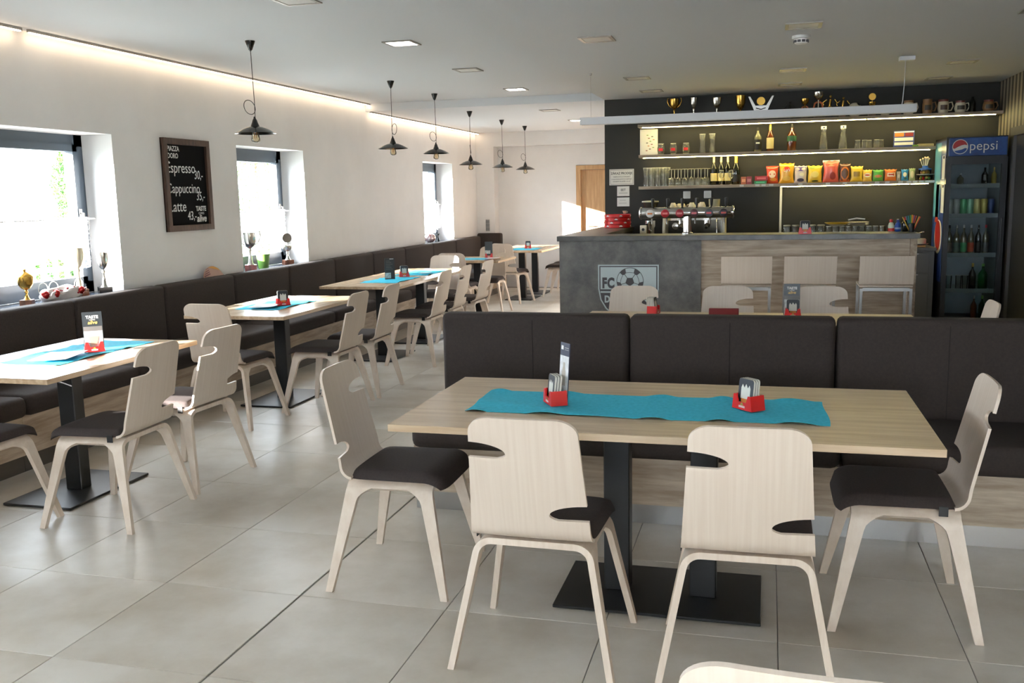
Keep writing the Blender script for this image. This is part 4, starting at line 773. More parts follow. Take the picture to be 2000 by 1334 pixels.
part('grinder_body', lathe([(.06, 0), (.06, .05), (.045, .06), (.045, .22), (.055, .24), (.055, .3)], 20), CHROME, k, 40); part('hopper', lathe([(.03, .3), (.035, .33), (.08, .48), (.085, .50), (.082, .5), (.03, .34)], 24, cap=False), mat('hopper_smoke', rgb(60, 56, 48), .1), k, 40); part('hopper_lid', lathe([(.092, .50), (.092, .512), (.05, .516), (0, .516)], 24), mat('hopper_lid', rgb(200, 194, 170), .3), k, 40); part('dosing_fork', tube([(0, -.05, .2), (0, -.12, .2), (.04, -.15, .19)], .008), CHROME, k, 50)
k = thing('dial_box', 'small cream box with black dial next to the grinder', 'timer', (-1.30, 10.34, .955)); part('box_body', bbox(-.035, .035, -.03, .03, .15, .255, .006, 2), CERAM, k, 40); part('dial', xf(lathe([(.016, 0), (.014, .012), (0, .012)], 16), Matrix.Translation((0, -.03, .21)) @ Matrix.Rotation(PI / 2, 4, 'X')), BLK2, k, 40); part('stand', box(-.03, .03, -.025, .025, 0, .15), DRED, k)
# coaster holder maker
def holder(label, x, y, z, rz, coasters=3, card=None, pile_label=None):
    y0c = card if card is not None else -.016
    k = thing('coaster_holder', label, 'coaster holder', (x, y, z), rz)
    o = [(-.053, 0), (.053, 0), (.044, .055), (.031, .055), (.021, .028), (-.021, .028), (-.031, .055), (-.044, .055)]
    part('front_plate', prism(o, -.033, -.027, 'y'), RED, k); part('back_plate', prism(o, .027, .033, 'y'), RED, k)
    for s in (-1, 1): part('end_plate', prism([(s * .053, 0), (s * .044, .055), (s * .0405, .055), (s * .0495, 0)], -.027, .027, 'y'), RED, k)
    part('holder_floor', box(-.049, .049, -.027, .027, 0, .008), RED, k)
    b = part('holder_emblem', join(prism([(-.009, .018), (.009, .018), (0, .028)], -.0338, -.033, 'y')), mat('emblem_olive', rgb(150, 160, 60), .5), k); part('emblem_base', box(-.016, .016, -.0338, -.033, .008, .016), mat('emblem_pale', rgb(226, 190, 190), .5), k)
    for i in range(coasters):
        q = thing('beer_coaster', pile_label, 'coaster', (x, y, z), rz, pile_label[:40]); M_ = Matrix.Translation((0, y0c + i * .0105, .009)) @ Matrix.Rotation(math.radians(-6), 4, 'X')
        part('card', xf(prism(rrect(-.0395, .0395, 0, .104, .011), -.004, .004, 'y'), M_), mat('coaster_edge', rgb(206, 202, 190), .7), q)
        part('print', xf(prism(rrect(-.039, .039, .0005, .1035, .011), -.0046, -.004, 'y'), M_), mat('coaster_black', rgb(34, 38, 46), .5), q)
        part('motif', xf(join(prism([(-.024, .03), (.024, .03), (.024, .07), (.018, .082), (.01, .07), (0, .085), (-.008, .07), (-.018, .083), (-.024, .07)], -.0052, -.0046, 'y')), M_), mat('coaster_pale', rgb(206, 206, 196), .6), q)
        part('motif_colour', xf(box(-.02, .02, -.0052, -.0046, .006, .03), M_), mat('coaster_amber', rgb(206, 130, 50), .6), q)
    return k
def coffee_card(label, x, y, z, rz, h=.21, w=.1, off=-.02):
    k = thing('menu_card', label, 'menu card', (x, y, z), rz); M_ = Matrix.Translation((0, off, .009)) @ Matrix.Rotation(math.radians(-6), 4, 'X')
    part('card_board', xf(box(-w / 2, w / 2, -.003, .003, 0, h), M_), mat('card_black', rgb(34, 40, 44), .4), k)
    part('photo_panel', xf(box(-w / 2 + .003, w / 2 - .003, -.0036, -.003, h * .03, h * .5), M_), mat('card_photo', rgb(176, 186, 186), .5, noise=1, ns=30, dark=rgb(140, 140, 136), light=rgb(206, 214, 212)), k)
    part('photo_fade', xf(box(-w / 2 + .003, w / 2 - .003, -.0036, -.003, h * .5, h * .62), M_), mat('card_fade', rgb(104, 100, 98), .5), k)
    part('cup_picture', xf(prism([(-w * .26, h * .36), (-w * .14, h * .12), (w * .14, h * .12), (w * .26, h * .36)], -.0042, -.0036, 'y'), M_), mat('card_cup', rgb(166, 150, 130), .5), k)
    for t_, s, zz, m_, bd in (('TASTE', .022, .86, PAPER, .0009), ('COMES', .0095, .79, PAPER, 0), ('alive', .027, .72, mat('card_gold', rgb(206, 170, 96), .5), .0006)):
        text(t_, s, (0, -.0036, h * zz), '-y', m_, k, bold=bd, shear=.25 if t_ == 'alive' else 0, pre=M_)
    return k
holder('red coaster holder on the bar worktop', .31, 8.53, ZB, .05, 2, None, 'dark coaster in the red holder on the bar worktop')
glass_set('clear preserving jar standing on the bar worktop', 'clear jars on the bar worktop', [(.03, 0), (.031, .05), (.029, .055)], [(.168 + i * .072, 8.83, ZB) for i in range(5)], extra=lambda k: part('jar_lid', lathe([(.031, .055), (.031, .066), (0, .066)], 18), mat('jar_lid', rgb(120, 116, 96), .3, .6), k, 40), name='glass_jar', cat='jar')
glass_set('small upturned tumbler in a row on the bar worktop', 'upturned tumblers on the bar worktop', [(.026, 0), (.023, .05), (0, .0505)], [(.52 + i * .0555, 8.83, ZB) for i in range(9)], extra=rimring(.023, .05), name='tumbler')
def platef(r, d): return lathe([(r * .45, 0), (r * .6, .004), (r, d), (r * .98, d + .003), (r * .58, .009), (0, .009)], 32)
k = thing('plate', 'cream plate with upturned yellow rim lying on the tumblers', 'plate', (.59, 8.83, ZB + .052)); part('plate_dish', platef(.085, .02), CERAM, k, 50); part('plate_rim', lathe([(.083, .018), (.105, .03), (.106, .033), (.083, .0215)], 32, cap=False), mat('yellow_glaze', rgb(212, 168, 44), .3), k, 50)
for i in range(3): k = thing('plate', 'grey plate in the small stack lying on the tumblers', 'plate', (.765, 8.83, ZB + .052 + i * .010), 0, 'stacked grey plates on the tumblers'); part('plate_dish', platef(.09, .012), mat('plate_grey', rgb(170, 160, 146), .3), k, 50)
solo('serving_tongs', tube([(-.07, 0, .0), (0, 0, .012), (.07, 0, .004)], .006), WHT, 'white and red tongs lying on the grey plates', 'tongs', (.75, 8.82, ZB + .106))
def squeeze(label, x, c, cc, band, bc_):
    k = thing('squeeze_bottle', label, 'bottle', (x, 8.83, ZB)); part('bottle_body', lathe([(.02, 0), (.026, .01), (.026, .05), (.018, .075), (.01, .08)], 18), mat('sq_%d_%d' % (c[0], c[2]), rgb(*c), .35), k, 50); part('nozzle', lathe([(.011, .08), (.016, .09), (.012, .105), (0, .107)], 14), mat('sqc_%d' % cc[0], rgb(*cc), .35), k, 50); part('label_band', lathe([(.0265, band[0]), (.0265, band[1])], 18, cap=False), mat('sqb_%d' % bc_[0], rgb(*bc_), .4), k, 60)
squeeze('white squeeze bottle with red nozzle and red base band', 1.035, (214, 220, 196), (206, 34, 30), (.004, .03), (206, 40, 34)); squeeze('blue squeeze bottle next to the white one', 1.09, (40, 80, 170), (28, 52, 130), (.02, .035), (150, 170, 206))
bottle('dark oil bottle with red cap before the drinking straws', 1.148, 8.83, ZB, .125, .027, BOTB, RED, None, 'oil_bottle', caph=.28)
k = thing('straw_cup', 'dark cup holding coloured drinking straws', 'cup', (1.185, 8.72, ZB)); part('cup_wall', lathe([(.022, 0), (.026, .075), (.024, .075), (.02, .004), (0, .004)], 18), BLK2, k, 40)
for i, (c, dx) in enumerate((((220, 180, 70), -.075), ((40, 140, 150), -.03), ((50, 160, 90), -.012), ((220, 170, 50), .0), ((216, 90, 40), .012), ((120, 80, 140), .022), ((200, 70, 50), .034), ((226, 190, 80), .058), ((60, 120, 140), -.045), ((206, 60, 40), .066))):
    c_ = ((220, 180, 70), 'yellow') if c[0] == 220 else (c, 'coloured')
    solo('drinking_straw', tube([(dx * .2, .004 * (i % 3 - 1), .006), (dx, .01 * (i % 3 - 1), .145 - abs(dx) * .25)], .0042, 8), mat('straw_%d_%d' % (c[0], c[1]), rgb(*c), .4), 'coloured drinking straw in the dark cup on the bar', 'straw', (1.185, 8.72, ZB), 0, 'drinking straws in the dark cup')
k = thing('cup_stack', 'pale dish with spoon on the low worktop beside the fridge', 'dish', (1.5, 10.42, .955)); part('dish', lathe([(.05, .03), (.06, .035), (.062, .075), (.055, .085), (0, .085)], 20), mat('dish_pale', rgb(190, 184, 160), .4), k, 50); part('saucer', lathe([(.03, .02), (.085, .03), (.085, .034), (0, .03)], 24), mat('saucer_grey', rgb(120, 112, 104), .4), k, 50); part('tray', bbox(-.08, .05, -.06, .06, 0, .02, .003, 1), mat('tray_amber', rgb(180, 130, 60), .4), k); part('spoon', tube([(-.06, 0, .12), (-.02, 0, .14), (.03, 0, .152), (.04, 0, .15)], [.006, .004, .007, .003]), CHROME, k, 50)
part('spoon_rest', box(-.055, -.045, -.01, .01, .085, .122), BLK2, k)

# ---------------------------------------------------------------- drinks fridge
FX0, FX1, FY0, FY1 = 1.665, 2.205, 10.1, 10.78
FB = mat('fridge_black', rgb(20, 22, 28), .35); FI = mat('fridge_interior', rgb(176, 182, 186), .5)
k = thing('drinks_fridge', 'tall glass-door drinks fridge with blue header sign', 'fridge')
part('cabinet', join(box(FX0, FX0 + .03, FY0 + .04, FY1, .08, 2.03), box(FX1 - .03, FX1, FY0 + .04, FY1, .08, 2.03), box(FX0 + .03, FX1 - .03, FY1 - .03, FY1, .08, 2.03), box(FX0 + .03, FX1 - .03, FY0 + .04, FY1 - .03, 1.82, 2.03), box(FX0 + .03, FX1 - .03, FY0 + .04, FY1 - .03, .08, .24)), FB, k)
part('lining', join(box(FX0 + .031, FX0 + .036, FY0 + .06, FY1 - .03, .24, 1.82), box(FX1 - .036, FX1 - .031, FY0 + .06, FY1 - .03, .24, 1.82), box(FX0 + .036, FX1 - .036, FY1 - .036, FY1 - .031, .24, 1.82)), FI, k)
part('plinth', box(FX0 + .02, FX1 - .02, FY0 + .06, FY1 - .02, 0, .08), BLK2, k)
dr = part('door', join(box(FX0, FX0 + .045, FY0, FY0 + .038, .1, 1.83), box(FX1 - .05, FX1, FY0, FY0 + .038, .1, 1.83), box(FX0 + .045, FX1 - .05, FY0, FY0 + .038, 1.765, 1.83), box(FX0 + .045, FX1 - .05, FY0, FY0 + .038, .1, .26)), FB, k)
part('door_glass', box(FX0 + .045, FX1 - .05, FY0 + .015, FY0 + .021, .26, 1.765), FRGL, dr); part('door_handle', bbox(FX1 - .035, FX1 - .018, FY0 - .022, FY0, .85, 1.25, .004, 1), BLK2, dr)
sg = part('header_sign', bbox(FX0 + .015, FX1 - .01, FY0 - .004, FY0 + .04, 1.845, 2.018, .006, 2), mat('sign_blue', rgb(28, 66, 140), .35, noise=1, ns=5, dark=rgb(18, 44, 104), light=rgb(36, 84, 160)), k)
text('pepsi', .125, (1.985, FY0 - .0048, 1.935), '-y', PAPER, sg, wx=.98, bold=-.0006)
gx, gz, gr = 1.778, 1.933, .064
def gl(p): return [(gx + a * gr, gz + b * gr) for a, b in p]
part('globe_rim', prism(circ(gr * 1.1, 36, gx, gz), FY0 - .0046, FY0 - .004, 'y'), PAPER, sg)
up = [(math.cos(t), math.sin(t)) for t in [math.radians(a) for a in range(12, 201, 9)]]
part('globe_red', prism(gl(up + [(-.75, -.28), (-.3, .0), (.2, .22), (.6, .3)]), FY0 - .0052, FY0 - .0046, 'y'), mat('globe_red', rgb(176, 36, 40), .4), sg)
lo = [(math.cos(t), math.sin(t)) for t in [math.radians(a) for a in range(218, 352, 9)]]
part('globe_blue', prism(gl(lo + [(.7, -.2), (.2, -.42), (-.3, -.52)]), FY0 - .0052, FY0 - .0046, 'y'), mat('globe_blue', rgb(28, 70, 150), .4), sg)
side = part('side_decal', box(FX0 - .002, FX0, FY0 + .05, FY1 - .02, .62, 2.0), mat('decal_blue', rgb(40, 70, 140), .4), k)
part('decal_pale', box(FX0 - .003, FX0 - .002, FY0 + .3, FY1 - .03, 1.25, 1.99), mat('decal_pale', rgb(90, 160, 190), .4), side); part('decal_red', box(FX0 - .003, FX0 - .002, FY0 + .33, FY0 + .5, 1.2, 1.58), mat('decal_red', rgb(196, 70, 40), .4), side)
part('decal_globe_rim', prism([(10.38 + .2 * math.cos(t), 1.06 + .17 * math.sin(t)) for t in [2 * PI * i / 28 for i in range(28)]], FX0 - .003, FX0 - .002, 'x'), PAPER, side); part('decal_globe', prism([(10.40 + .16 * math.cos(t), 1.07 + .15 * math.sin(t)) for t in [2 * PI * i / 28 for i in range(28)]], FX0 - .004, FX0 - .003, 'x'), MATS['globe_red'], side)
for zs in (1.568, 1.281, .897, .545):
    q = part('wire_shelf', box(FX0 + .04, FX1 - .05, FY0 + .07, FY1 - .05, zs - .012, zs - .004), ALU, k); part('shelf_front', box(FX0 + .04, FX1 - .05, FY0 + .055, FY0 + .062, zs - .03, zs + .012), mat('shelf_clear', rgb(120, 128, 130), .3), q)
for i, (y, z0, z1, lb) in enumerate(((10.2, 1.63, 1.86, 'upper white paper sheet stuck to the fridge side'), (10.18, 1.30, 1.58, 'lower white paper sheet hanging on the fridge side'))):
    q = thing('paper_sheet', lb, 'paper'); part('sheet', box(FX0 - .008, FX0 - .005, y - .06, y + .09, z0, z1), PAPER, q); part('magnet', xf(lathe([(.014, 0), (.014, .006)], 12), Matrix.Translation((FX0 - .008, y, z1 - .02)) @ Matrix.Rotation(-PI / 2, 4, 'Y')), BLK2, q)
GF = 'drinks in the fridge'
def can(label, x, z, c, h=.155): 
    q = thing('drink_can', label, 'can', (x, 10.24, z - .004), 0, GF); part('can_body', lathe([(.026, 0), (.031, .008), (.031, h - .012), (.027, h)], 18), mat('can_%d_%d' % (c[0], c[1]), rgb(*c), .3, .3), q, 40); part('can_lid', lathe([(.027, h), (.025, h + .002), (0, h + .001)], 18), ALU, q, 40)
for i, (c, lb) in enumerate((((196, 200, 196), 'silver can at the start of the can shelf in the fridge'), ((186, 190, 186), 'second silver can on the fridge can shelf'), ((110, 190, 140), 'green can on the fridge can shelf'), ((150, 200, 170), 'pale green can on the fridge can shelf'), ((214, 200, 130), 'yellowish can on the fridge can shelf'), ((206, 190, 110), 'gold can on the fridge can shelf'))): can(lb, 1.735 + i * .062, 1.281, c)
can('dark blue can at the end of the fridge can shelf', 2.107, 1.281, (60, 80, 130))
for i, (g_, c_, l_, lb) in enumerate(((CLEARB, BLK2, (150, 130, 120), 'clear bottle at the start of the fridge bottle shelf'), (CLEARB, SILV, (110, 120, 110), 'clear bottle with silver cap on the fridge bottle shelf'), (CLEARB, PAPER, (90, 170, 120), 'clear bottle with green label on the fridge bottle shelf'), (CLEARB, PAPER, (196, 90, 60), 'clear bottle with orange label on the fridge bottle shelf'), (BOTB, BLK2, (40, 40, 44), 'dark bottle on the fridge bottle shelf'), (CLEARB, RED, (120, 120, 120), 'bottle with red cap on the fridge bottle shelf'))):
    bottle(lb, 1.745 + i * .066, 10.24, .893, .285, .029, g_, c_, mat('fl_%d' % i, rgb(*l_), .5), 'drink_bottle', GF, lab=(.08, .4), caph=.1)
bottle('dark wine bottle on the lower fridge shelf', 1.975, 10.25, .541, .26, .034, BOTB, GOLDF, None, 'drink_bottle', GF); bottle('green plastic drink bottle on the lower fridge shelf', 2.068, 10.24, .541, .255, .043, BOTG, GREENP, None, 'drink_bottle', GF, caph=.1)
glass_set('empty tall glass on the lower fridge shelf', 'empty glasses in the fridge', [(0, .004), (.025, 0), (.03, .14)], [(1.76, 10.25, .541), (1.85, 10.25, .541), (1.91, 10.25, .541)], extra=rimring(.03, .14))
bottle('small brown bottle at the fridge bottom next to a green one', 2.0, 10.24, .24, .24, .03, WHISKY, SILV, None, 'drink_bottle', GF); bottle('small green bottle at the fridge bottom', 2.075, 10.24, .24, .24, .03, BOTG, GREENP, None, 'drink_bottle', GF)
bottle('pale small bottle on the top fridge shelf', 1.83, 10.3, 1.564, .12, .03, CLEARB, PAPER, None, 'drink_bottle', GF); bottle('yellow bottle on the top fridge shelf', 2.12, 10.24, 1.564, .17, .024, mat('juice_yellow', rgb(170, 150, 60), .3), GOLDF, None, 'drink_bottle', GF); bottle('dim brown bottle on the top fridge shelf', 2.05, 10.3, 1.564, .17, .03, BOTB, BLK2, None, 'drink_bottle', GF)

# ---------------------------------------------------------------- chalkboard
k = thing('chalkboard', 'black chalkboard with coffee prices in a dark wooden frame', 'chalkboard', (XL, 7.157, 1.698))
w, h, fw = .33, .383, .05
part('slate', box(.004, .012, -w, w, -h, h), SLATE, k)
part('frame', join(box(.002, .036, -w, w, h - fw, h), box(.002, .036, -w, w, -h, -h + fw), box(.002, .036, -w, -w + fw, -h + fw, h - fw), box(.002, .036, w - fw, w, -h + fw, h - fw)), WALN, k)
CX = .0126
for t_, s, y, z, al, sh_, wx, bd in (('PIAZZA\nDORO', .058, -.255, .268, 'LEFT', 0, .85, .001), ('Espresso', .125, -.285, .14, 'LEFT', .05, .92, 0), ('30,-', .105, .235, .085, 'RIGHT', .1, .8, 0), ('Cappuccino', .115, -.295, -.03, 'LEFT', .05, .86, 0), ('35,-', .105, .245, -.095, 'RIGHT', .1, .8, 0), ('Latte', .125, -.285, -.18, 'LEFT', .05, .95, 0), ('43,-', .105, .10, -.26, 'RIGHT', .1, .8, 0), ('TASTE', .056, .175, -.20, 'CENTER', 0, .95, .002), ('COMES', .026, .175, -.24, 'CENTER', 0, 1, 0), ('alive', .085, .175, -.285, 'CENTER', .2, .95, .002)):
    text(t_, s, (CX, y, z), '+x', CHALK, k, al, wx, bd, sh_)
part('chalk_dash', box(CX, CX + .0006, -.262, -.235, .19, .194), CHALK, k)

# ---------------------------------------------------------------- sill decoration
ZS_ = ZS
GS = 'trophies on the window sills'
trophy('gold lidded trophy on brown marble base on the first window sill', -4.83, 5.30, ZS_, .25, 'lid', GOLD, MARB, .4, GS)
trophy('slim glare-paled gold trophy with narrow cup on the first window sill', -4.86, 5.85, ZS_, .36, 'cup', mat('glare_pale_gold', rgb(232, 222, 196), .25, .6), MARB, .9, GS)  # window glare put into the colour, paler than the other gold
trophy('silver and green trophy with slanted top on black marble base', -4.84, 6.10, ZS_, .31, 'cup', SILV, DMARB, .8, GS)
trophy('two-handled silver trophy on red marble base', -4.84, 8.22, ZS_, .37, 'handles', SILV, RMARB, .5, GS)
trophy('pale slim trophy with ring top beside the green pot', -4.87, 9.02, ZS_, .33, 'disc', SILV, MARB, .8, GS)
k = thing('plant_pot', 'green plant pot on the second window sill', 'pot', (-4.88, 8.53, ZS_)); part('pot', lathe([(.048, 0), (.066, .135), (.07, .135), (.07, .145), (.062, .145), (.055, .12), (0, .12)], 28), GREENP, k, 40); part('soil', lathe([(.06, .118), (.06, .124), (0, .126)], 20), mat('soil', rgb(60, 46, 36), .9), k); part('plant_stem', tube([(0, 0, .12), (.004, 0, .17), (0, .004, .205)], .003, 6), GREENP, k, 50); part('plant_bud', sphere(.008, 0, .004, .21, n=10, m=6), mat('bud', rgb(150, 110, 90), .6), k, 60)
k = thing('winter_decoration', 'white wrapped decoration with red berries and bells on the first sill', 'decoration', (-4.80, 5.60, ZS_), PI / 2)
random.seed(3)
def lump(u, v):
    a = 2 * PI * u; t = v - .5; r = .055 * math.sqrt(max(0, 1 - (2 * t) ** 4)) * (1 + .18 * math.sin(5 * a + 9 * t) + .1 * math.sin(11 * t)); return (t * .42, r * .8 * math.cos(a), .048 + r * .95 * math.sin(a))
part('wrapping', grid(lump, 20, 24), mat('wrap_white', rgb(220, 214, 212), .7, bump=.4, bs=60), k, 60)
for i in range(16): part('berry', sphere(.007, -.19 + .024 * i + random.uniform(-.01, .01), random.uniform(-.05, -.02), .05 + random.uniform(-.01, .045), n=8, m=6), mat('berry_red', rgb(150, 20, 40), .3), k, 60)
for x in (-.2, -.1, .15): part('bell', xf(lathe([(.03, 0), (.024, .014), (.016, .03), (0, .036)], 16), Matrix.Translation((x, -.03, .06)) @ Matrix.Rotation(1.0, 4, 'X')), mat('bell_red', rgb(170, 34, 34), .2, .4), k, 50); part('ribbon', tube([(x + .045 * math.cos(a), -.02, .1 + .045 * math.sin(a)) for a in [2 * PI * i / 14 for i in range(14)]], .003, 5, True), PAPER, k, 50)
for x, s in ((-.17, 1), (-.05, -1), (.14, 1), (.19, -1)): part('leaf', prism([(x, .05), (x + .02 * s, .075), (x + .05 * s, .08), (x + .03 * s, .055)], -.055, -.045, 'y'), mat('leaf_cream', rgb(226, 210, 206), .6), k)
k = thing('decorative_bowl', 'round glittering white and red bowl on the far window sill', 'bowl', (-4.85, 13.35, ZS_)); part('bowl', sphere(.085, 0, 0, .075, sz=.85, n=20, m=12), mat('bowl_glitter', rgb(200, 180, 180), .2, .5, noise=1, ns=40, dark=rgb(140, 60, 66), light=rgb(230, 224, 222)), k, 60); part('bowl_foot', lathe([(.04, 0), (.035, .015)], 18), SILV, k, 40)
solo('dark_vase', lathe([(.035, 0), (.03, .02), (.014, .06), (.012, .09), (.03, .125), (.026, .125), (0, .08)], 20), BLKG, 'dark waisted vase beside the glittering bowl', 'vase', (-4.86, 13.72, ZS_))
k = thing('decorative_plate', 'orange decorative plate with maroon striped side leaning on the wall behind the bench', 'plate', (-4.70, 7.36, .905), 0)
TL = Matrix.Rotation(math.radians(-16), 4, 'Y')
def ring(a0, a1, r=.17, zc=-.075): return [(r * math.sin(a0 + (a1 - a0) * i / 16), zc + r * math.cos(a0 + (a1 - a0) * i / 16)) for i in range(17)]
part('plate_body', xf(prism(ring(-1.10, 1.10) , -.012, .0, 'x'), TL), mat('plate_rose', rgb(176, 140, 124), .35), k)
part('orange_field', xf(prism(ring(-.3, .72, .166), .0, .003, 'x'), TL), mat('plate_orange', rgb(206, 146, 46), .3), k)
for i in range(4): part('maroon_stripe', xf(prism([(-.145 + .012 * i, .006 + i * .019), (-.052, .022 + i * .019), (-.052, .033 + i * .0165), (-.14 + .016 * i, .017 + i * .018)], .0, .003, 'x'), TL), mat('plate_maroon', rgb(104, 48, 56), .4), k)

# ---------------------------------------------------------------- things on the tables
ZTB = .7487
def runner(label, x0, x1, y0, y1, m=TEAL, amp=.006, along='x', nx=90, ny=16, seed=0, group='turquoise table runners', pts=None):
    L, Wd = ((x1 - x0), (y1 - y0)) if along == 'x' else ((y1 - y0), (x1 - x0))
    def hgt(s, t):
        e = abs(2 * t - 1) ** 4
        return .0022 + amp * e * max(0, math.sin(s * L * 21 + seed + 1.2 * math.sin(s * 9)) - .25) * 1.3 + amp * .6 * max(0, math.sin(s * 3.1 + t * 2.5 + seed)) ** 24
    def fn(u, v):
        s, t = (u, v) if along == 'x' else (v, u)
        return (x0 + (x1 - x0) * u + (.006 * math.sin(v * 5 + seed)), y0 + (y1 - y0) * v + .008 * math.sin(u * 9 + seed), ZTB + hgt(s, t))
    def fb(u, v): p = fn(u, v); return p[0], p[1], p[2] - .0015
    n1, n2 = (nx, ny) if along == 'x' else (ny, nx)
    a, b = grid(fn, n1, n2), grid(fb, n1, n2); f = list(a[1]); o = len(a[0]); w_ = n1 + 1
    f += [tuple(i + o for i in p[::-1]) for p in b[1]]
    for i in range(n1): f += [(i, o + i, o + i + 1, i + 1), (n2 * w_ + i, n2 * w_ + i + 1, o + n2 * w_ + i + 1, o + n2 * w_ + i)]
    for j in range(n2): f += [(j * w_, (j + 1) * w_, o + (j + 1) * w_, o + j * w_), (j * w_ + n1, o + j * w_ + n1, o + (j + 1) * w_ + n1, (j + 1) * w_ + n1)]
    return solo('table_runner', (a[0] + b[0], f), m, label, 'table runner', group=group, smooth=60)
runner('long turquoise runner along the large front table', -1.095, .219, 3.325, 3.712, seed=.4, amp=.009)
runner('turquoise runner on the first wall table under the coffee card', -3.84, -3.46, 3.95, 4.75, along='y', seed=2, nx=60)
runner('turquoise runner on the second wall table under loose paper', -3.87, -3.50, 6.30, 6.92, along='y', seed=3, nx=50)
runner('turquoise runner under the dark upright menu card', -3.80, -3.43, 8.45, 9.12, along='y', seed=4, nx=50)
runner('turquoise runner on the table pushed behind the menu card table', -3.80, -3.43, 9.32, 9.95, along='y', seed=5, nx=50)
runner('turquoise runner on the table under the ceiling step', -3.87, -3.5, 11.62, 12.05, along='y', seed=6, nx=40)
runner('turquoise runner on the far window table', -3.75, -3.35, 13.75, 14.30, along='y', seed=7, nx=40)
def sheet(label, x, y, rz, w=.2, d=.28, edge=None):
    k = thing('paper_menu', label, 'paper', (x, y, ZTB + .013), rz)
    def fn(u, v): return ((u - .5) * w, (v - .5) * d, .003 + .012 * (u - .3) ** 2 + .006 * (v - .5) ** 2)
    def fb(u, v): p = fn(u, v); return p[0], p[1], p[2] - .001
    part('leaf', join(grid(fn, 8, 8), grid(fb, 8, 8)), PAPER, k, 60)
    part('red_edge', grid(lambda u, v: (w * (.47 + .03 * u), (v - .5) * d, .0042 + .012 * ((.97 + .03 * u) - .3) ** 2 + .006 * (v - .5) ** 2), 1, 8), RED, k, 60, fix=False)
sheet('white menu sheet lying on the cloth of the first wall table', -3.60, 4.13, .3); sheet('white menu sheet lying on the second wall table', -3.68, 6.42, .2, .2, .24); sheet('small white slip on the runner behind the menu card table', -3.50, 9.45, .1, .12, .12); sheet('white menu sheet beside the red holder under the ceiling step', -3.42, 11.75, .1, .16, .24)
ZR = ZTB + .006
holder('red coaster holder with tall flyer on the large front table', -.78, 3.50, ZR, -1.05, 3, -.018, 'dark printed coaster beside the tall flyer on the large front table')
q = thing('menu_flyer', 'tall narrow flyer with dark top standing in the red holder', 'menu card', (-.78, 3.5, ZR), -.88); M_ = Matrix.Translation((.008, .029, .009)) @ Matrix.Rotation(math.radians(-4), 4, 'X')
part('flyer_sheet', xf(box(-.036, .036, -.002, .002, 0, .225), M_), mat('flyer_navy', rgb(42, 50, 74), .45), q); part('flyer_picture', xf(box(-.034, .036, -.0028, -.002, .0, .175), M_), mat('flyer_white', rgb(214, 218, 222), .5, noise=1, ns=25, dark=rgb(186, 186, 186), light=rgb(226, 229, 232)), q)
part('bottle_picture', xf(prism([(-.014, .06), (.016, .06), (.016, .11), (.008, .135), (.008, .15), (-.006, .15), (-.006, .135), (-.014, .11)], -.0034, -.0028, 'y'), M_), mat('flyer_beige', rgb(176, 168, 156), .5), q); part('flyer_logo', xf(box(-.028, -.012, -.0028, -.002, .198, .213), M_), PAPER, q); part('flyer_lines', xf(join(box(.0, .03, -.0028, -.002, .205, .208), box(.0, .03, -.0028, -.002, .198, .2)), M_), INKG, q)
holder('red coaster holder with yellow-red coasters on the large front table', -.055, 3.53, ZR, -.82, 3, None, 'coaster leaning in the red holder nearer the striped wall')
holder('red coaster holder on the first wall table', -3.56, 4.36, ZR, .72, 2, -.004, 'dark coaster in the red holder on the first wall table')
coffee_card('black coffee card on the first wall table reading TASTE COMES alive', -3.56, 4.36, ZR, .72)
holder('red coaster holder on the second wall table', -3.60, 6.55, ZR, .72, 3, None, 'dark coaster in the red holder on the second wall table')
holder('red coaster holder behind the dark upright menu card', -3.60, 9.10, ZR, .45, 3, None, 'dark coaster in the red holder behind the upright menu card')
k = thing('menu_card', 'dark upright menu card with faint writing on the wall table', 'menu card', (-3.635, 8.80, ZR), .55); part('card_board', box(-.05, .05, -.004, .004, 0, .21), MATS['card_black'], k)
for i in range(6): part('faint_line', box(-.036, .03 - .012 * (i % 3), -.0046, -.004, .1 + i * .016, .104 + i * .016), mat('line_grey', rgb(96, 96, 90), .6), k)
part('photo_panel', box(-.048, .01, -.0046, -.004, .01, .065), MATS['card_photo'], k); part('logo_line', box(0, .04, -.0046, -.004, .2, .205), PAPER, k)
holder('red coaster holder on the table under the ceiling step', -3.56, 12.05, ZR, .3, 2, -.004, 'dark coaster in the red holder under the ceiling step')
k = thing('menu_card', 'dark menu card standing in the red holder under the ceiling step', 'menu card', (-3.56, 12.05, ZR), .3); M_ = Matrix.Translation((0, -.02, .009)) @ Matrix.Rotation(math.radians(-6), 4, 'X'); part('card_board', xf(box(-.05, .05, -.003, .003, 0, .2), M_), MATS['card_black'], k); part('photo_panel', xf(box(-.048, .02, -.0036, -.003, .04, .085), M_), MATS['card_photo'], k)
holder('red coaster holder on the far window table', -3.54, 14.12, ZR, .2, 2, None, 'dark coaster in the red holder on the far window table')
solo('sunglasses_case', bbox(-.08, .08, -.03, .03, 0, .03, .01, 2), BLK2, 'small dark case lying on the far window table', 'case', (-3.75, 13.72, ZTB + .004))
holder('red coaster holder turned sideways on the table before the bar', -.73, 6.35, ZTB, PI / 2 - .15, 5, None, 'coaster seen edge-on in the turned red holder')
solo('menu_box', bbox(-.095, .095, -.02, .02, 0, .05, .003, 1), DRED, 'dark red box lying on the table before the bar', 'box', (-.265, 6.28, ZTB))
holder('red coaster holder below the coffee card on the table before the bar', .167, 6.28, ZTB, 0, 2, -.012, 'dark coaster below the coffee card on the table before the bar')
coffee_card('small black coffee card on the table before the bar', .16, 6.28, ZTB, 0, .20, .1, .022)

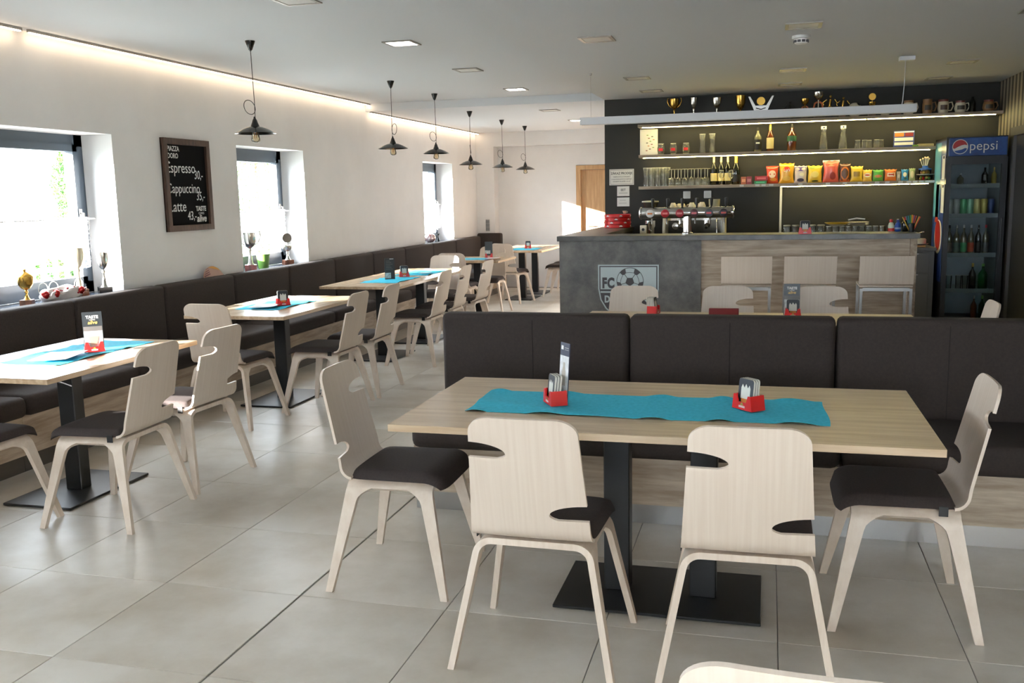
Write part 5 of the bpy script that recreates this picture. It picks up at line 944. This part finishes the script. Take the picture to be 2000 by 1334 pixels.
# ---------------------------------------------------------------- outside
struct('ground_outside', box(-60, XO - .01, -60, 70, -.6, -.5), mat('dry_lawn', rgb(124, 126, 122), .9, noise=1, ns=.8, dark=rgb(112, 116, 110), light=rgb(136, 138, 132)))
k = thing('sun_block', 'unseen grey block added outside to keep sun off the nearest window', 'sun block', (-9.0, -6.2, -.5))  # added unseen block; keeps sun out of the window nearest the camera
part('sun_block_wall', box(-.5, .5, -1.6, 3.2, 0, 3.9), mat('sun_block_plaster', rgb(190, 188, 184), .9), k); part('sun_block_roof', box(-.55, .55, -1.65, 3.25, 3.9, 4.05), mat('sun_block_roof', rgb(96, 92, 90), .8), k)
k = thing('picket_fence', 'white picket fence outside the window', 'fence', (-10.5, 4, -.5))
pk = mesh('picket', bbox(-.012, .012, -.05, .05, 0, 1.35, .006, 1), WHT)
for i in range(52): put('picket', pk, k, (0, i * .24, 0))
for z in (.3, 1.05): part('rail', box(.012, .05, -.1, 12.5, z, z + .08), WHT, k)
def thuja(label, x, y, h, r, seed):
    k = thing('thuja_tree', label, 'tree', (x, y, -.5), group='thuja trees beyond the windows'); rd = random.Random(seed); v, f = [], []
    for i in range(5200):
        t = rd.random() ** .8; z = .15 + (h - .15) * t; R = r * (1 - t ** 2.2) * (.75 + .25 * math.sin(z * 5 + seed)) + .05; a = rd.uniform(0, 2 * PI); q = R * rd.uniform(.75, 1.08)
        c = Vector((q * math.cos(a), q * math.sin(a), z)); s = rd.uniform(.05, .11); d1 = Vector((rd.gauss(0, 1), rd.gauss(0, 1), rd.gauss(.8, .8))).normalized() * s; d2 = d1.cross(Vector((rd.gauss(0, 1), rd.gauss(0, 1), rd.gauss(0, 1)))).normalized() * s * .45
        o = len(v); v += [tuple(c - d2), tuple(c + d1 * .5), tuple(c + d2), tuple(c + d1 * 1.2)]; f.append((o, o + 1, o + 3)); f.append((o + 1, o + 2, o + 3))
    c = part('foliage', (v, f), mat('thuja_green', rgb(74, 116, 52), .8, noise=1, ns=6, dark=rgb(52, 92, 38), light=rgb(110, 150, 74)), k, fix=False); c['kind'] = 'stuff'
    part('trunk', lathe([(.09, 0), (.05, h * .6), (.01, h * .95)], 10), mat('bark', rgb(90, 70, 54), .9), k, 50)
thuja('slender thuja tree seen through the first window', -13.0, 15.7, 3.35, .62, 1); thuja('broad thuja tree seen through the second window', -13.0, 22.6, 4.6, 1.15, 2)
thuja('low thuja bush behind the picket fence', -12.5, 14.6, 1.75, .5, 3); thuja('second low thuja bush behind the picket fence', -12.5, 16.8, 1.75, .55, 4)

# lettering outlines become plain meshes
bpy.context.view_layer.update()
_dg = bpy.context.evaluated_depsgraph_get()
for o in [o for o in COL.objects if o.type == 'FONT']:
    me = bpy.data.meshes.new_from_object(o.evaluated_get(_dg)); n = bpy.data.objects.new('lettering', me); COL.objects.link(n)
    n.parent = o.parent; n.matrix_basis = o.matrix_basis.copy(); bpy.data.objects.remove(o)
